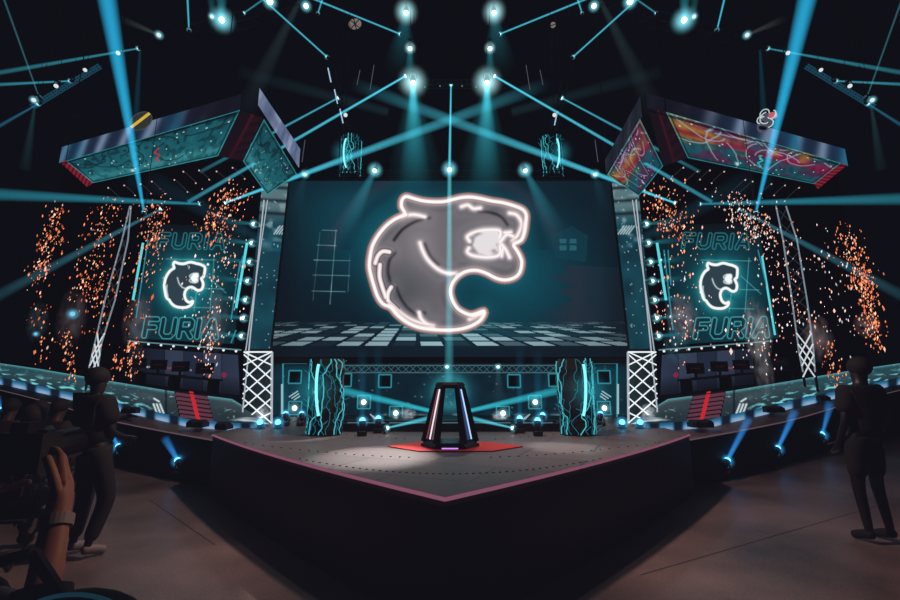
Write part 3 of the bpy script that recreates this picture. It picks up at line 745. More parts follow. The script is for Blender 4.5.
# ---- wing back screens
for sg, side in ((-1,'left'),(1,'right')):
    U = lambda o: 450+sg*o
    Yi, Yo = 10.6, 12.2
    if sg < 0: TLc, TRc, BRc, BLc = P(152, 224, Yo), P(247, 226, Yi), P(234, 344, Yi), P(128, 338, Yo); ex, ey, wt, wb, sk_ = 184, 285, (158,234,17), (144,319,20), -.06
    else: TLc, TRc, BRc, BLc = P(654, 226, Yi), P(757, 222, Yo), P(779, 338, Yo), P(671, 345, Yi); ex, ey, wt, wb, sk_ = 719, 286, (683,234,17), (695,320,20), .06
    t = empty('wing_screen', (BLc+BRc)/2, 'smaller teal %s wing screen with white panther head and outlined team name' % side, 'screen')
    wO, wI, wM = emblem(ex, ey, .064 if sg > 0 else .068, sk_, .091)
    def wcol(u, v, s, tt):
        c = flat(u, (4, 30, 38)); c = mixc(c, (7, 96, 108), .95*np.exp(-(((u-ex-4)/36)**2+((v-ey-2)/38)**2))); c = mixc(c, (5, 14, 18), np.clip((.16-tt)/.16, 0, 1)); c = mixc(c, (10,70,80), .4*np.clip((tt-.8)*4,0,1))
        lw = lambda d, w_=.5: np.exp(-(d/w_)**2)
        for a, b in (((ex-18,ey-26),(ex+32,ey-25)), ((ex+5,ey+3),(ex+40,ey+4)), ((ex-5,ey+22),(ex+35,ey+23)), ((ex+30,ey-28),(ex+26,ey+26)), ((ex+14,ey-5),(ex+10,ey+26)), ((ex+22,ey-10),(ex+42,ey+8))):
            c = mixc(c, (120, 200, 205), .55*lw(seg_d(u, v, a, b)))
        d = word_d(u, v, 'FURIA', wt[0], wt[1], 13, wsc=.98, gap=.42, drop=.02); c = mixc(c, (45, 130, 140), .9*lw(d-1.7, .6))
        d = word_d(u, v, 'FURIA', wb[0], wb[1], 17, wsc=.88, gap=.36, drop=.02*(-sg)); c = mixc(c, (70, 160, 168), .95*lw(d-2.3, .65)); c = mixc(c, (4,30,38), .5*(d < 1.6))
        dm = poly_d(u, v, wO, True)
        c = mixc(c, (60, 200, 205), .75*np.exp(-dm/4)); return c
    def ecol(u, v, s, tt):
        d = poly_d(u, v, wO, True); di = np.full(np.shape(u), 1e9)
        for q in (wI[1], wI[3], wI[7], wI[8]): di = np.minimum(di, poly_d(u, v, q))
        c = flat(u, (44, 62, 72)); c = mixc(c, (225, 245, 245), np.exp(-(di/.8)**2)*.8); dm = np.where(inside(u, v, wM), 0, poly_d(u, v, wM, True)); c = mixc(c, (250,255,255), np.exp(-(dm/1.2)**2))
        c = mixc(c, (245, 252, 252), np.clip(2.0-d/1.0, 0, 1)); c = mixc(c, (90,200,205), .7*np.exp(-((d-2.6)/.5)**2)*(~inside(u, v, wO))); return c
    grid_display('display', [TLc, TRc, BRc, BLc], 330, 380, wcol, t)
    pn_ = (TRc-TLc).cross(BLc-TLc).normalized()
    ecn = [on_plane(*q, TLc, pn_) for q in ((ex-25,ey-27),(ex+25,ey-27),(ex+25,ey+27),(ex-25,ey+27))]
    grid_display('panther_emblem', ecn, 220, 200, ecol, t, keep=lambda u, v: inside(u, v, wO) | (poly_d(u, v, wO, True) < 2.4), off=.012)
    bk = MB(); bk.hexa([c+Vector((0,.02,0)) for c in (TLc,TRc,BRc,BLc)], [c+Vector((0,.16,0)) for c in (TLc,TRc,BRc,BLc)]); bk.build('backing', BLACK, t)
    # vertical light bars
    bars = [(143,243,133,300,2),(148,240,136,318,1),(247,243,236,308,2),(243,256,238,275,1),(240,262,231,320,1),(236,330,231,343,1)] if sg < 0 else [(657,243,666,300,2),(664,250,673,330,1),(762,256,775,335,1.6),(758,250,770,300,1),(668,250,671,285,1)]
    for k, (x0, y0, x1, y1, wd) in enumerate(bars):
        Yq = 10.3 if abs((x0+x1)/2-450) < 235 else 11.8
        p0, p1 = P(x0, y0, Yq), P(x1, y1, Yq); o = MB().bar(p0, p1, .014*wd, 6).build('light_bar', CYAN_E if wd > 1.5 else CYAN_D)
        tag(o, 'vertical cyan tube light in the row flanking the %s wing screen' % side, 'light bar', 'tube lights beside the %s wing screen' % side)
    # bulb rail and booth wall below
    rt = truss('bulb_rail', P(U(210), 352, Yi-.3), P(U(322), 342 if sg<0 else 342, Yo-.3), .10, 'horizontal rail of round bulbs under the %s wing screen' % side, mat=DARKM, r=.010)
    lnb = MB(); lnb.bar(P(U(209), 350, Yi-.45), P(U(322), 341, Yo-.45), .016, 5); lnb.build('light_line', emi('rail_line', L8(90,130,138)), rt)
    for k in range(9):
        o = 214+k*12.5; f_ = (o-210)/112; q = P(U(o), 351.5-9*f_, (Yi-.5)*(1-f_)+(Yo-.5)*f_)
        MB().ball(q, .028, 10, 6).build('bulb', emi('bulb_white', L8(215,225,232), 1.2), rt)
    bt = empty('booth_wall', P(U(250), 392, Yi-.2), 'grey blue sponsor wall panels behind the %s players desk' % side, 'panel')
    A, B_, C_, D_ = P(U(212), 355, Yi-.2), P(U(322), 347, Yo-.2), P(U(318), 384, Yo-.2), P(U(210), 398, Yi-.2)
    cs_ = [B_, A, D_, C_] if sg < 0 else [A, B_, C_, D_]
    MARK = [(226,375,(150,30,60),2.6),(243,373,(150,160,170),3),(262,370,(190,200,208),3),(282,368,(170,50,60),3),(300,367,(190,200,208),3),(240,371,(160,170,180),3)]
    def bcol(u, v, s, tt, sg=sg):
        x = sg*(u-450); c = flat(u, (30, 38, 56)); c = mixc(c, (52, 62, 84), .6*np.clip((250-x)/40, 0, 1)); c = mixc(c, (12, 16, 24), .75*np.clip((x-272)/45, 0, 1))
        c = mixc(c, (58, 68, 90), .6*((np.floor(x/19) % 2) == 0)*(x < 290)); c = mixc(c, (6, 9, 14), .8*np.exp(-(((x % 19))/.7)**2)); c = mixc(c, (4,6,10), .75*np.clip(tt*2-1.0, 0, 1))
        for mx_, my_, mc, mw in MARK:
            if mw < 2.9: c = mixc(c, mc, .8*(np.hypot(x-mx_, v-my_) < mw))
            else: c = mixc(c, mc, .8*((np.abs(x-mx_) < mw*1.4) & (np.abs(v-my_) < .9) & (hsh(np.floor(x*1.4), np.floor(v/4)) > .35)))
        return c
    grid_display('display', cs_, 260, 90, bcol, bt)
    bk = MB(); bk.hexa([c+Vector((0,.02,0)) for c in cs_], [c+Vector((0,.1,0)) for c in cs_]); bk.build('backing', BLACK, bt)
    # players' desk with monitors, red-lit
    dkp = empty('player_desk', P(U(290), 388, Yb(290)+2.6), 'long black players desk on the %s wing stage' % side, 'desk')
    a, b = P(U(238), 381, Yb(238)+2.6), P(U(345), 370, Yb(345)+2.7)
    m_ = MB(); dd = Vector((0,.45,0)); th = Vector((0,0,.04)); m_.hexa([a, b, b+dd, a+dd], [a+th, b+th, b+dd+th, a+dd+th]); m_.build('desktop', BLACK, dkp)
    for f_ in (.02,.34,.66,.98):
        q = a.lerp(b, f_)+Vector((0,.2,0)); MB().box(q-Vector((0,0,.22)), (.04,.18,.22)).build('leg', BLACK, dkp)
    for k in range(5):
        q = a.lerp(b, .1+.2*k)+Vector((0,.2,.04)); w_ = empty('gaming_monitor', q, 'black gaming monitor on the %s players desk' % side, 'monitor', 'monitors on the %s players desk' % side)
        MB().box(q+Vector((0,0,.21)), (.20,.015,.12)).build('panel', BLACK, w_); MB().box(q+Vector((0,.0,.05)), (.02,.02,.05)).box(q+Vector((0,0,.006)), (.10,.07,.006)).build('stand', BLACK, w_)
        MB().box(q+Vector((0,-.017,.21)), (.10,.001,.004)).build('back_light', emi('red_logo_bar', L8(62,18,28)), w_)

# ---- outer trusses with lit edges
for sg, side in ((-1,'left'),(1,'right')):
    if sg < 0: a, b, c_, d_ = P(124,208,11.5), P(88,372,11.5), P(114,340,11.5), 0
    Yq = 11.4
    L_ = [(130,206),(122,240),(105,300),(89,368)] if sg < 0 else [(776,206),(783,240),(792,300),(799,352),(803,372)]
    R_ = [(131,206),(128,240),(115,300),(101,345),(98,368)] if sg < 0 else [(786,206),(797,240),(807,300),(813,345),(815,372)]
    t = empty('outer_truss', P(L_[-1][0], 372, Yq), 'tall leaning truss with white lit edges beyond the %s wing screen' % side, 'truss')
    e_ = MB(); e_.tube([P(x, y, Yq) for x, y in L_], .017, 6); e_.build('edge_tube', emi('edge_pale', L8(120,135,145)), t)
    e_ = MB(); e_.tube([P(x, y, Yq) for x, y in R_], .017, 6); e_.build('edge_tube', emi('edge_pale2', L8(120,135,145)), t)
    e_ = MB(); fl_ = lambda tab, v: float(np.interp(v, [q[1] for q in tab], [q[0] for q in tab]))
    for k in range(9):
        v0, v1 = 208+k*14.5, 208+(k+1)*14.5
        e_.bar(P(fl_(L_, v0), v0, Yq), P(fl_(R_, v1), v1, Yq), .012, 4); e_.bar(P(fl_(R_, v0), v0, Yq+.03), P(fl_(L_, v1), v1, Yq+.03), .012, 4)
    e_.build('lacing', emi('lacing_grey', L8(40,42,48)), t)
    e_ = MB()
    for k in range(3):
        v0, v1 = 338+k*11, 349+k*11+1
        v0, v1 = v0-5, v1+5
        e_.bar(P(fl_(L_, v0), v0, Yq-.02), P(fl_(R_, v1), v1, Yq-.02), .019, 4); e_.bar(P(fl_(R_, v0), v0, Yq-.05), P(fl_(L_, v1), v1, Yq-.05), .019, 4)
    e_.build('lit_lattice', emi('lit_lattice', L8(205,215,222)), t)
    e_ = MB(); z0 = P(L_[-1][0], L_[-1][1], Yq); x1_ = P(R_[-1][0], R_[-1][1], Yq)
    for q in (z0, x1_): e_.bar(q, Vector((q.x, q.y, 0)), .03, 5)
    e_.build('foot', BLACK, t)

# ================================================================== CANOPIES
CZ5 = 5.5
def strokes(seed, n, box):
    r = random.Random(seed); out = []
    for _ in range(n):
        x, y = r.uniform(0, 1), r.uniform(0, .35); a = r.uniform(0, 6.28); pts = []
        k = r.choice((-1, 1))*r.uniform(.25, .9)
        for i in range(14):
            pts.append((x, y)); x += math.cos(a)*.028; y += math.sin(a)*.07*1; a += k*.35+r.uniform(-.3,.3)
        out.append(pts)
    return out
ARTS = {'teal': (strokes(3, 16, 0), (10,28,34)), 'pink': (strokes(4, 20, 0), (150,175,190))}
def art(kind, asp):
    stk, scol = ARTS[kind]
    def f(u, v, s, t):
        x, y = s*asp*1.0, t
        if kind == 'teal':
            c = flat(u, (18, 84, 94)); c = mixc(c, (50, 140, 146), .8*vnoise(x*5, y*4)*t); c = mixc(c, (14, 62, 72), .55*vnoise(x*9+3, y*6)*(1-t*.5)); c = mixc(c, (80,160,165), .4*np.exp(-((t-.8)/.12)**2)); c = mixc(c, (8, 36, 44), .7*np.clip((vnoise(x*14, y*11+4)-.55)*4, 0, 1)*(1-t*.6))
        else:
            c = flat(u, (26, 96, 108)); b1 = vnoise(x*2.5+1, y*3); c = mixc(c, (176, 30, 84), 1.6*np.clip(b1-.38, 0, .6)); c = mixc(c, (196, 130, 52), 2.4*np.clip(vnoise(x*3.1+7, y*3.4)-.52, 0, .5)+.7*np.exp(-((s-.04)/.12)**2)*(t < .6))
            st_ = .5+.5*np.sin((y*15+2.5*vnoise(x*3, y*2))*2.2); c = mixc(c, (20, 110, 122), .8*st_*(t > .45)); c = mixc(c, (18, 96, 112), .75*np.clip((t-.42)*5, 0, 1)); c = mixc(c, (128, 30, 80), .6*np.clip((vnoise(x*4+2, y*9)-.55)*6, 0, 1)*(t > .45)); c = mixc(c, (150, 24, 66), .7*np.exp(-((t-.33-.12*s)/.07)**2)); c = c*(.62+.25*vnoise(x*13, y*10)[..., None])
        for pts in stk: 
            d = poly_d(s*3.3, t, [(a*3.3, b) for a, b in pts]); c = mixc(c, scol, .75*np.exp(-(d/.016)**2))
        q = hsh(np.floor(s*110), np.floor(t*34)); c = mixc(c, (190, 225, 225), .85*(q > .992))
        for (fx, fy) in (((.56,.56),) if kind == 'teal' else ((.52,.62),)) if asp > 2 else ():
            c = mixc(c, (190, 45, 60) if kind == 'teal' else (40,190,190), .85*((np.abs(s-fx+.012*np.sin(t*30)) < .008) & (np.abs(t-fy) < .20)))
        c = mixc(c, (225, 240, 240), .9*np.exp(-(np.hypot((s-.36)*3.3, t-.86)/.05)**2)); 
        e = np.minimum(np.minimum(s*asp, (1-s)*asp), np.minimum(t, 1-t)); c = mixc(c, (60, 190, 195), .6*np.exp(-(e/.02)**2)); c = mixc(c, (8,16,20), .7*np.exp(-((e-.05)/.015)**2))
        return c
    return f
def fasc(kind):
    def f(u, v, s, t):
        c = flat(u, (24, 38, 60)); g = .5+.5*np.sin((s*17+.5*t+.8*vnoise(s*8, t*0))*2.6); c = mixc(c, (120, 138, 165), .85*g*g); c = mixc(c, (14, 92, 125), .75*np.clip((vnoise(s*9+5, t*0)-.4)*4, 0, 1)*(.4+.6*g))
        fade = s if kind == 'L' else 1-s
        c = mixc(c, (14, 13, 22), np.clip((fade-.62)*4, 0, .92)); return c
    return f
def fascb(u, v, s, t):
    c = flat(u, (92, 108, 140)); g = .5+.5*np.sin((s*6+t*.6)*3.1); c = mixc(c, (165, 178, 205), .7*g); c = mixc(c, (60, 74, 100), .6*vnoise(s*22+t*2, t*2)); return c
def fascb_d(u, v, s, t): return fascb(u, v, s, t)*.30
def redc(u, v, s, t):
    c = flat(u, (20, 10, 16)); c = mixc(c, (110, 16, 34), .6*np.exp(-((s-.55+.1*t)/.06)**2)*(1-t*.5)); g = .5+.5*np.sin(t*30+s*8); c = mixc(c, (48, 12, 22), .5*g*(s > .45)); return c
def redend(u, v, s, t):
    g = ((t*8+s) % 1) > .35; c = flat(u, (50, 10, 20)); c = mixc(c, (150, 30, 48), .8*g); return c
for sg, side in ((-1,'left'),(1,'right')):
    if sg < 0:
        led1 = [(66,161),(240,110),(218,156),(93,183)]; red = [(240,110),(263,118),(243,161),(218,156)]; led2 = [(264,119),(297,174),(267,195),(243,161)]
        end = [(60,162),(66,161),(93,183),(87,187)]; f1 = [(59,163),(240,110)]; f2 = [(258,105),(299,168)]; h1 = (147, 94); h2 = (88, 149)
    else:
        led1 = [(666,112),(841,163),(814,184),(688,158)]; red = [(648,108),(666,112),(688,158),(663,166)]; led2 = [(607,175),(640,119),(663,166),(639,196)]
        end = [(841,163),(847,165),(818,189),(814,184)]; f1 = [(647,108),(848,166)]; f2 = [(606,174),(642,117)]; h1 = (93, 149); h2 = (160, 96)
    t = empty('hanging_canopy', G(*led1[2], CZ5), 'angular hanging led canopy with %s artwork underneath over the %s wing' % ('teal' if sg < 0 else 'pink and orange', side), 'canopy')
    g5 = lambda q, z=CZ5: G(q[0], q[1], z)
    kind = 'teal' if sg < 0 else 'pink'
    grid_display('underside_display', [g5(q) for q in led1], 420, 130, art(kind, 3.3), t)
    grid_display('side_display', [g5(q) for q in led2], 150, 120, art(kind, 1.3), t)
    grid_display('red_panel', [g5(q) for q in red], 50, 60, redc, t); grid_display('red_end_panel', [g5(q) for q in end], 12, 60, redend, t)
    def strip(q0, q1, h, colf, nm, t=t):
        A, B_ = g5(q0), g5(q1); At = P(q0[0]+(5 if sg<0 and nm=='front_fascia' else 0), h[0], A.y); Bt = P(q1[0], h[1], B_.y)
        At.x, Bt.x = A.x, B_.x
        grid_display(nm, [At, Bt, B_, A], 220, 14, colf, t); return A, B_, At, Bt
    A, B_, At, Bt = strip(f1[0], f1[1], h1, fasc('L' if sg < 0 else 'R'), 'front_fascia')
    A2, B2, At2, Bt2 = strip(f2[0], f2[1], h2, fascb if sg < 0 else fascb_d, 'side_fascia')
    top = MB(); top.poly([g5(q, CZ5+.03) for q in led1]); top.poly([g5(q, CZ5+.03) for q in red]); top.poly([g5(q, CZ5+.03) for q in led2]); 
    bk1 = Vector((0,.06,0)); top.hexa([A+bk1*.3, B_+bk1*.3, Bt+bk1*.3, At+bk1*.3], [A+bk1, B_+bk1, Bt+bk1, At+bk1]); top.build('frame', BLACK, t)
    for q in (led1[0], led1[2], led2[2] if sg<0 else led2[0]): p = g5(q); MB().bar(p, Vector((p.x, p.y, 13.8)), .008).build('hanging_cable', BLACK, t)
    # ornament on the fascia
    if sg < 0:
        c = P(141, 121, 6.3); vd = (c-Vector((0,0,CZ))).normalized(); xr = vd.cross(Vector((0,0,1))).normalized(); zr = xr.cross(vd); R = Matrix((xr, vd, zr)).transposed() @ Matrix.Rotation(-.95, 3, 'Y'); o = empty('dome_ornament', c, 'dark oval dome with a yellow stripe mounted on the left canopy', 'ornament')
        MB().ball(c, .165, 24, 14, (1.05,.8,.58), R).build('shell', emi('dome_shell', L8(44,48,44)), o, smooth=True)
        m_ = MB(); 
        for k in range(20):
            th = math.pi*k/20; th2 = math.pi*(k+1)/20
            f_ = lambda th, w: c+R@Vector((.176*math.cos(th), -.140*math.sin(th)-.002, w+.012))
            m_.poly([f_(th,-.018), f_(th2,-.018), f_(th2,.018), f_(th,.018)])
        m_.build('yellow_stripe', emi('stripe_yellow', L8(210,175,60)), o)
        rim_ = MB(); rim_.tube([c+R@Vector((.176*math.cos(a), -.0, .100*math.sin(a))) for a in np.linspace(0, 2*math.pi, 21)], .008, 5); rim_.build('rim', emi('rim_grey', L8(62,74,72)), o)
        MB().bar(c, c+vd*1.0, .02).build('bracket', DARKM, o)
    else:
        c = P(766, 121, 6.2); o = empty('mask_ornament', c, 'pale sculpted mask wrapped in white coils mounted on the right canopy', 'ornament')
        vd = (c-Vector((0,0,CZ))).normalized(); xr = vd.cross(Vector((0,0,1))).normalized(); zr = xr.cross(vd); R = Matrix((xr, vd, zr)).transposed() @ Matrix.Rotation(.55, 3, 'Y')
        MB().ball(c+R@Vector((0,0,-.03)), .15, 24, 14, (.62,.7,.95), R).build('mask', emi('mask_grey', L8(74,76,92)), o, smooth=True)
        MB().ball(c+R@Vector((.0,-.09,-.10)), .05, 16, 8, (1.1,.6,.6), R).build('mouth', BLACK, o, smooth=True)
        for sx in (-1,1): MB().ball(c+R@Vector((sx*.035,-.10,-.02)), .02, 12, 6, (1,.6,.6), R).build('eye', BLACK, o, smooth=True)
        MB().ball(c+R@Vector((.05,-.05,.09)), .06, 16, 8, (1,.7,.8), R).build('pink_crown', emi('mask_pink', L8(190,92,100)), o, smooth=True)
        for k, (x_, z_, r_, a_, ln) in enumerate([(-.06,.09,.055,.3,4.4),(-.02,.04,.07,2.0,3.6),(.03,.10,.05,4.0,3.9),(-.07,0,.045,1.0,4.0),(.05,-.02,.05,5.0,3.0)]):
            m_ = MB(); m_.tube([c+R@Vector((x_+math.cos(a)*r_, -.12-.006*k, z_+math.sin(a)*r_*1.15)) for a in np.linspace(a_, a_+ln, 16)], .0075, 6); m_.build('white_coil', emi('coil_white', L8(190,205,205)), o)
        MB().bar(c, c+vd*1.0, .02).build('bracket', DARKM, o)
    # roof strings with bulbs behind the canopy
    rr = random.Random(11)
    e0 = Vector(g5(led1[2])); e1 = Vector(g5(led1[3])) 
    for k in range(9):
        u = (108+k*15.5+rr.uniform(-4,4)) if sg < 0 else (800-k*14.5+rr.uniform(-4,4)); v = 186-k*2.6+rr.uniform(-3,3)
        a = G(u, v, CZ5); b = G(u+13*(-sg), v+12, CZ5)
        o = MB().bar(a, b, .006, 4).build('roof_wire', emi('wire_grey', L8(52,48,54))); tag(o, 'thin pale wire running back from the %s canopy roof' % side, 'wire', 'roof wires behind the %s canopy' % side)
        for f_ in (.05, rr.uniform(.8,1.2), rr.uniform(1.5,2.3)):
            q = a.lerp(b, f_)+Vector((0,0,-.02)); o = MB().ball(q, .014, 8, 5).build('roof_bulb', emi('bulb_rose', L8(225,185,180))); tag(o, 'tiny pale bulb under the dark roof behind the %s canopy' % side, 'bulb', 'roof bulbs behind the %s canopy' % side)

# ================================================================== OVERHEAD TRUSSES, LAMPS AND BEAMS
YO = 8.0
def beam_lamp(u, v, Y, u2, v2, Y2, label, r_px=1.6, w0=1.2, w1=2.2, B=.8, fade=.9, power=1.0, group=None, glow=2.2, lens=LENS_E, col=CY, name='beam_light', hang=None):
    p, q = P(u, v, Y), P(u2, v2, Y2); t = lamp(p, q, r_px*Y/F, label, group, lens, glow=glow, name=name, hang=hang, rod=(hang is None))
    beam(t, p, q, w0*Y/F, w1*Y2/F, B, col, fade, power); return t
g_ = 'narrow beam lights hung on the overhead trusses'
for sg, side in ((-1,'left'),(1,'right')):
    U = lambda o: 450+sg*o+(6 if sg > 0 and o in (411,450,312,380,480,412,261,271,228,238,229,239,291,332,365,394,416,418,350,330,415,425) else 0)
    beam_lamp(U(50), 34, YO, U(188), -22, YO, 'beam light near the top, throwing a thin cyan ray outward to the %s' % side, B=.62, w0=1.1, w1=1.6, fade=.3)
    beam_lamp(U(123), 57, YO, U(195), -8, YO, 'beam light throwing a thin cyan ray up and out, high %s of centre' % side, B=.55, w0=1.1, w1=1.5, fade=.3)
    beam_lamp(U(44.5), 76, YO, U(262), 202, YO-.5, 'bright beam light beside the %s centre floodlight, ray slanting down to the wing' % side, B=.95, w0=1.3, w1=2.6, fade=.75)
    beam_lamp(U(112), 98, YO, U(250), 172, YO, 'beam light on the %s trussline, ray running parallel beneath the brighter one' % side, B=.6, w0=1.0, w1=2.4, fade=.85)
    beam_lamp(U(225), 203, 9.0, U(-100), 83, 9.0, 'beam light over the %s wing screen throwing a ray across the centre' % side, B=.95, w0=1.2, w1=9, fade=1.0, power=1.25, r_px=1.4)
    beam_lamp(U(306), 212, 6.0, U(348 if sg < 0 else 364), -30, 5.8, 'strong uplight over the %s wing throwing the widest cyan column upward' % side, B=.85, w0=1.4, w1=12.5, fade=.35, power=1.0, col=(.015,.32,.55), r_px=1.5)
    beam_lamp(U(250), 204, 9.0, U(480), 193 if sg < 0 else 198, 8.2, 'beam light over the %s wing throwing a level ray outward' % side, B=.42, w0=1.4, w1=8.5, fade=.55, power=1.0, col=(.03,.35,.48), r_px=1.4)
    beam_lamp(U(289), 209, 9.0, U(470), 305, 8.0, 'beam light over the %s wing throwing a ray down and outward' % side, B=.36, w0=1.2, w1=7, fade=.8, power=1.2, col=(.06,.30,.42), r_px=1.3)
    # side ring
    beam_lamp(U(411), 97, YO, U(450), -12, YO, 'beam light on the %s side ring throwing a ray up and outward' % side, B=.22, w0=.9, w1=1.4, fade=.3, col=(.06,.28,.34))
    beam_lamp(U(312), 48.5, YO, U(470), 76, YO, 'beam light at the inner tip of the %s side ring, ray level outward' % side, B=.30, w0=1.0, w1=3.2, fade=.7)
    beam_lamp(U(380), 81, YO, U(480), 86, YO, 'beam light midway on the %s side ring, short level ray' % side, B=.34, w0=1.0, w1=2.6, fade=.7)
    beam_lamp(U(412), 104, YO, U(470), 137, YO, 'beam light at the outer foot of the %s side ring, ray down outward' % side, B=.32, w0=1.0, w1=2.6, fade=.6, col=(.03,.25,.42))
    beam_lamp(U(261), 30, YO, U(263 if sg<0 else 271), -12, YO, 'beam light throwing a thin vertical ray at the top %s' % side, B=.55, w0=1.0, w1=1.6, fade=.3)
    beam_lamp(U(206), 13, YO, U(176), -8, YO, 'beam light near the upper frame edge, %s, short ray toward centre' % side, B=.32, w0=1.0, w1=1.5, fade=.3, r_px=1.3)
    beam_lamp(U(132), 13, YO, U(126), -6, YO, 'beam light beside the top edge lamp pair on the %s' % side, B=.45, w0=1.0, w1=1.5, fade=.3, r_px=1.3)
    # floodlights with soft cones
    for (o, v, r, du, dv, w1, B, gl, lb) in [(44,12,2.6,6,62,24,.16,5.5,'top'),(40,48,2.4,0,46,11,.20,3,'middle'),(37,82,2.9,-2,118,22,.62,6,'lowest')]:
        p = P(U(o), v, YO-.2); q = P(U(o+du), v+dv, YO-.2)
        t = lamp(p, q, r*YO/F, 'round floodlight of the %s centre column, %s of the three' % (side, lb), glow=gl*1.15, name='floodlight', gcol=(.5,.95,1.0), rod=True)
        beam(t, p, q, r*YO/F*1.0, w1*YO/F, B, (.03,.36,.46), .98, 1.5)
        if lb == 'lowest': beam(t, p, P(U(o-3), v+112, YO+.1), r*YO/F*1.2, 40*YO/F, .17, (.02,.30,.36), .95, 1.2); beam(t, p, P(U(o), v+45, YO-.2), r*YO/F*1.2, 7*YO/F, .45, (.06,.45,.52), 1.0, 1.3)
    p = P(U(75), 170, 9.2); q = P(U(112), 243, 9.0); t = lamp(p, q, 2.4*9/F, 'round spotlight on the top edge of the screen, %s of the middle one' % side, glow=4.5, name='spotlight'); beam(t, p, q, .05, .34, .30, (.03,.33,.42), .98, 1.4)
    p = P(U(145), 174, 9.2); q = P(U(158), 225, 9.0); t = lamp(p, q, 2.2*9/F, 'outer round spotlight on the top %s corner of the screen' % side, glow=3, lens=LENS_W, name='spotlight'); beam(t, p, q, .05, .3, .05, (.03,.25,.32), .98, 1.4)
    for (o, v, r, gl, mt, lb) in [(228,20,3.4,5,LENS_E,'large round lamp of the pair at the top'),(238,16.5,2.2,2.5,LENS_W,'smaller lamp of the pair at the top'),(180,1.5,3.6,3,LENS_E,'round lamp cut by the top frame edge'),
        (144,6,2.8,3,LENS_E,'round lamp by the top frame edge nearest centre'),(291,35,2.4,2.6,LENS_W,'lone tilted lamp high'),(332,53,2.2,2.2,LENS_W,'lamp next to the column of light high'),
        (365,70,2.0,2,LENS_W,'upper lamp on the slanting side truss'),(394,86,2.2,2,LENS_W,'middle lamp on the slanting side truss'),(416,100,2.2,2.6,LENS_W,'lowest lamp of the slanting side truss'),(104.5,115,2.2,2.4,LENS_W,'small white lamp below the dashed lights')]:
        p = P(U(o), v, YO-.15); t = lamp(p, p+Vector((-sg*.4,-1,-.9)), r*YO/F, '%s on the %s' % (lb, side), lens=mt, glow=gl if gl > 2.4 else 0, name='round_lamp', rod=True)
        if o in (228, 238): beam(t, p, P(U(o+1), v-32, YO-.15), r*YO/F, 8*YO/F, .32 if o == 228 else .10, (.03,.36,.42), .9, 1)
        if o == 291: beam(t, p, P(U(330), 18, YO), .03, .10, .05, (.3,.4,.4), 1, 1)
    # faint broad blue shafts
    for (o, v, o2, v2, w0, w1, B, c_) in [(310,50,318,190,1.5,7,.07,(.0,.25,.4)),(150,0,205,110,3,14,.035,(.2,.4,.45)),(62,112,210,72,6,9,.03,(.1,.35,.45)),(415,104,425,170,1.2,6,.05,(.1,.4,.45)),(170,250,300,180,4,16,.06,(.03,.25,.4))]:
        p = P(U(o), v, YO+.3); t = empty('haze_shaft', p, 'faint broad blue shaft of light in the haze, %s side, %s' % (side, {310:'dropping behind the canopy',150:'high beside the dashed lights',62:'crossing above the screen',415:'below the slanting side truss',170:'passing the screen tower'}[o]), 'light shaft')
        beam(t, p, P(U(o2), v2, YO+.3), w0*YO/F, w1*YO/F, B, c_, .8, 1)
    # trusses
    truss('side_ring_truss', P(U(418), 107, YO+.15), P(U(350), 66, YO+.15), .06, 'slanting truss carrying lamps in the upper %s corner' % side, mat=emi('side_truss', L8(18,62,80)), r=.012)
    truss('overhead_truss', P(U(350), 58, YO+.4), P(U(140), 2, YO+.4), .22, 'dark overhead truss at the top %s of the hall' % side)
    truss('overhead_truss', P(U(44), -30, YO+.4), P(U(40), 88, YO+.4), .16, 'dark truss drop holding the %s centre floodlights' % side)
    tr_ = truss('dashed_truss', P(U(119), 66, YO+.2), P(U(104), 128, YO+.2), .12, 'dark truss drop with short white dashed lights on the %s' % side)
    for k, (o, v) in enumerate([(120.5,75),(114,96.5),(108.5,116)] if sg < 0 else [(106,118)]):
        MB().bar(P(U(o+1.5), v-7, YO), P(U(o-1.5), v+7, YO), .013, 5).build('dash_light', emi('dash', L8(165,195,225)), tr_)
    wr = MB()
    for (o, v0, o2, v2) in [(90,70,93,85),(76,65,80,90),(145,140,148,162)]: wr.bar(P(U(o), v0, YO+.3), P(U(o2), v2, YO+.3), .007, 4)
    tag(wr.build('hanging_wires', emi('wire_dim', L8(78,84,90))), 'few thin pale hanging wires between lamps on the %s' % side, 'wire')
beam_lamp(451, 85, YO, 449.5, 168, 8.9, 'beam light at dead centre throwing a thin vertical ray to the screen top', B=.9, w0=1.0, w1=2.0, fade=.2, r_px=1.4)
p = P(449.5, 169, 9.0); t = lamp(p, P(449, 300, 8.2), 2.6*9/F, 'middle round spotlight on the top edge of the screen', glow=4.5, name='spotlight'); beam(t, p, P(449, 388, 8.9), .05, .11, .42, (.10,.62,.72), .75, .8)
truss('screen_truss', P(300, 175, 9.75), P(602, 175, 9.75), .16, 'dark truss along the top edge of the main screen')
truss('overhead_truss', P(395, 84, YO+.5), P(506, 84, YO+.5), .12, 'dark cross truss between the two lowest floodlights')
for k, (u, v) in enumerate([(425,87),(440,86),(462,86),(476,87)]):
    o = MB().ball(P(u, v, YO+.43), .018, 8, 5).build('pin_light', emi('pin', L8(80,110,115))); tag(o, 'tiny dim pin light on the centre cross truss', 'light', 'pin lights on the cross truss')
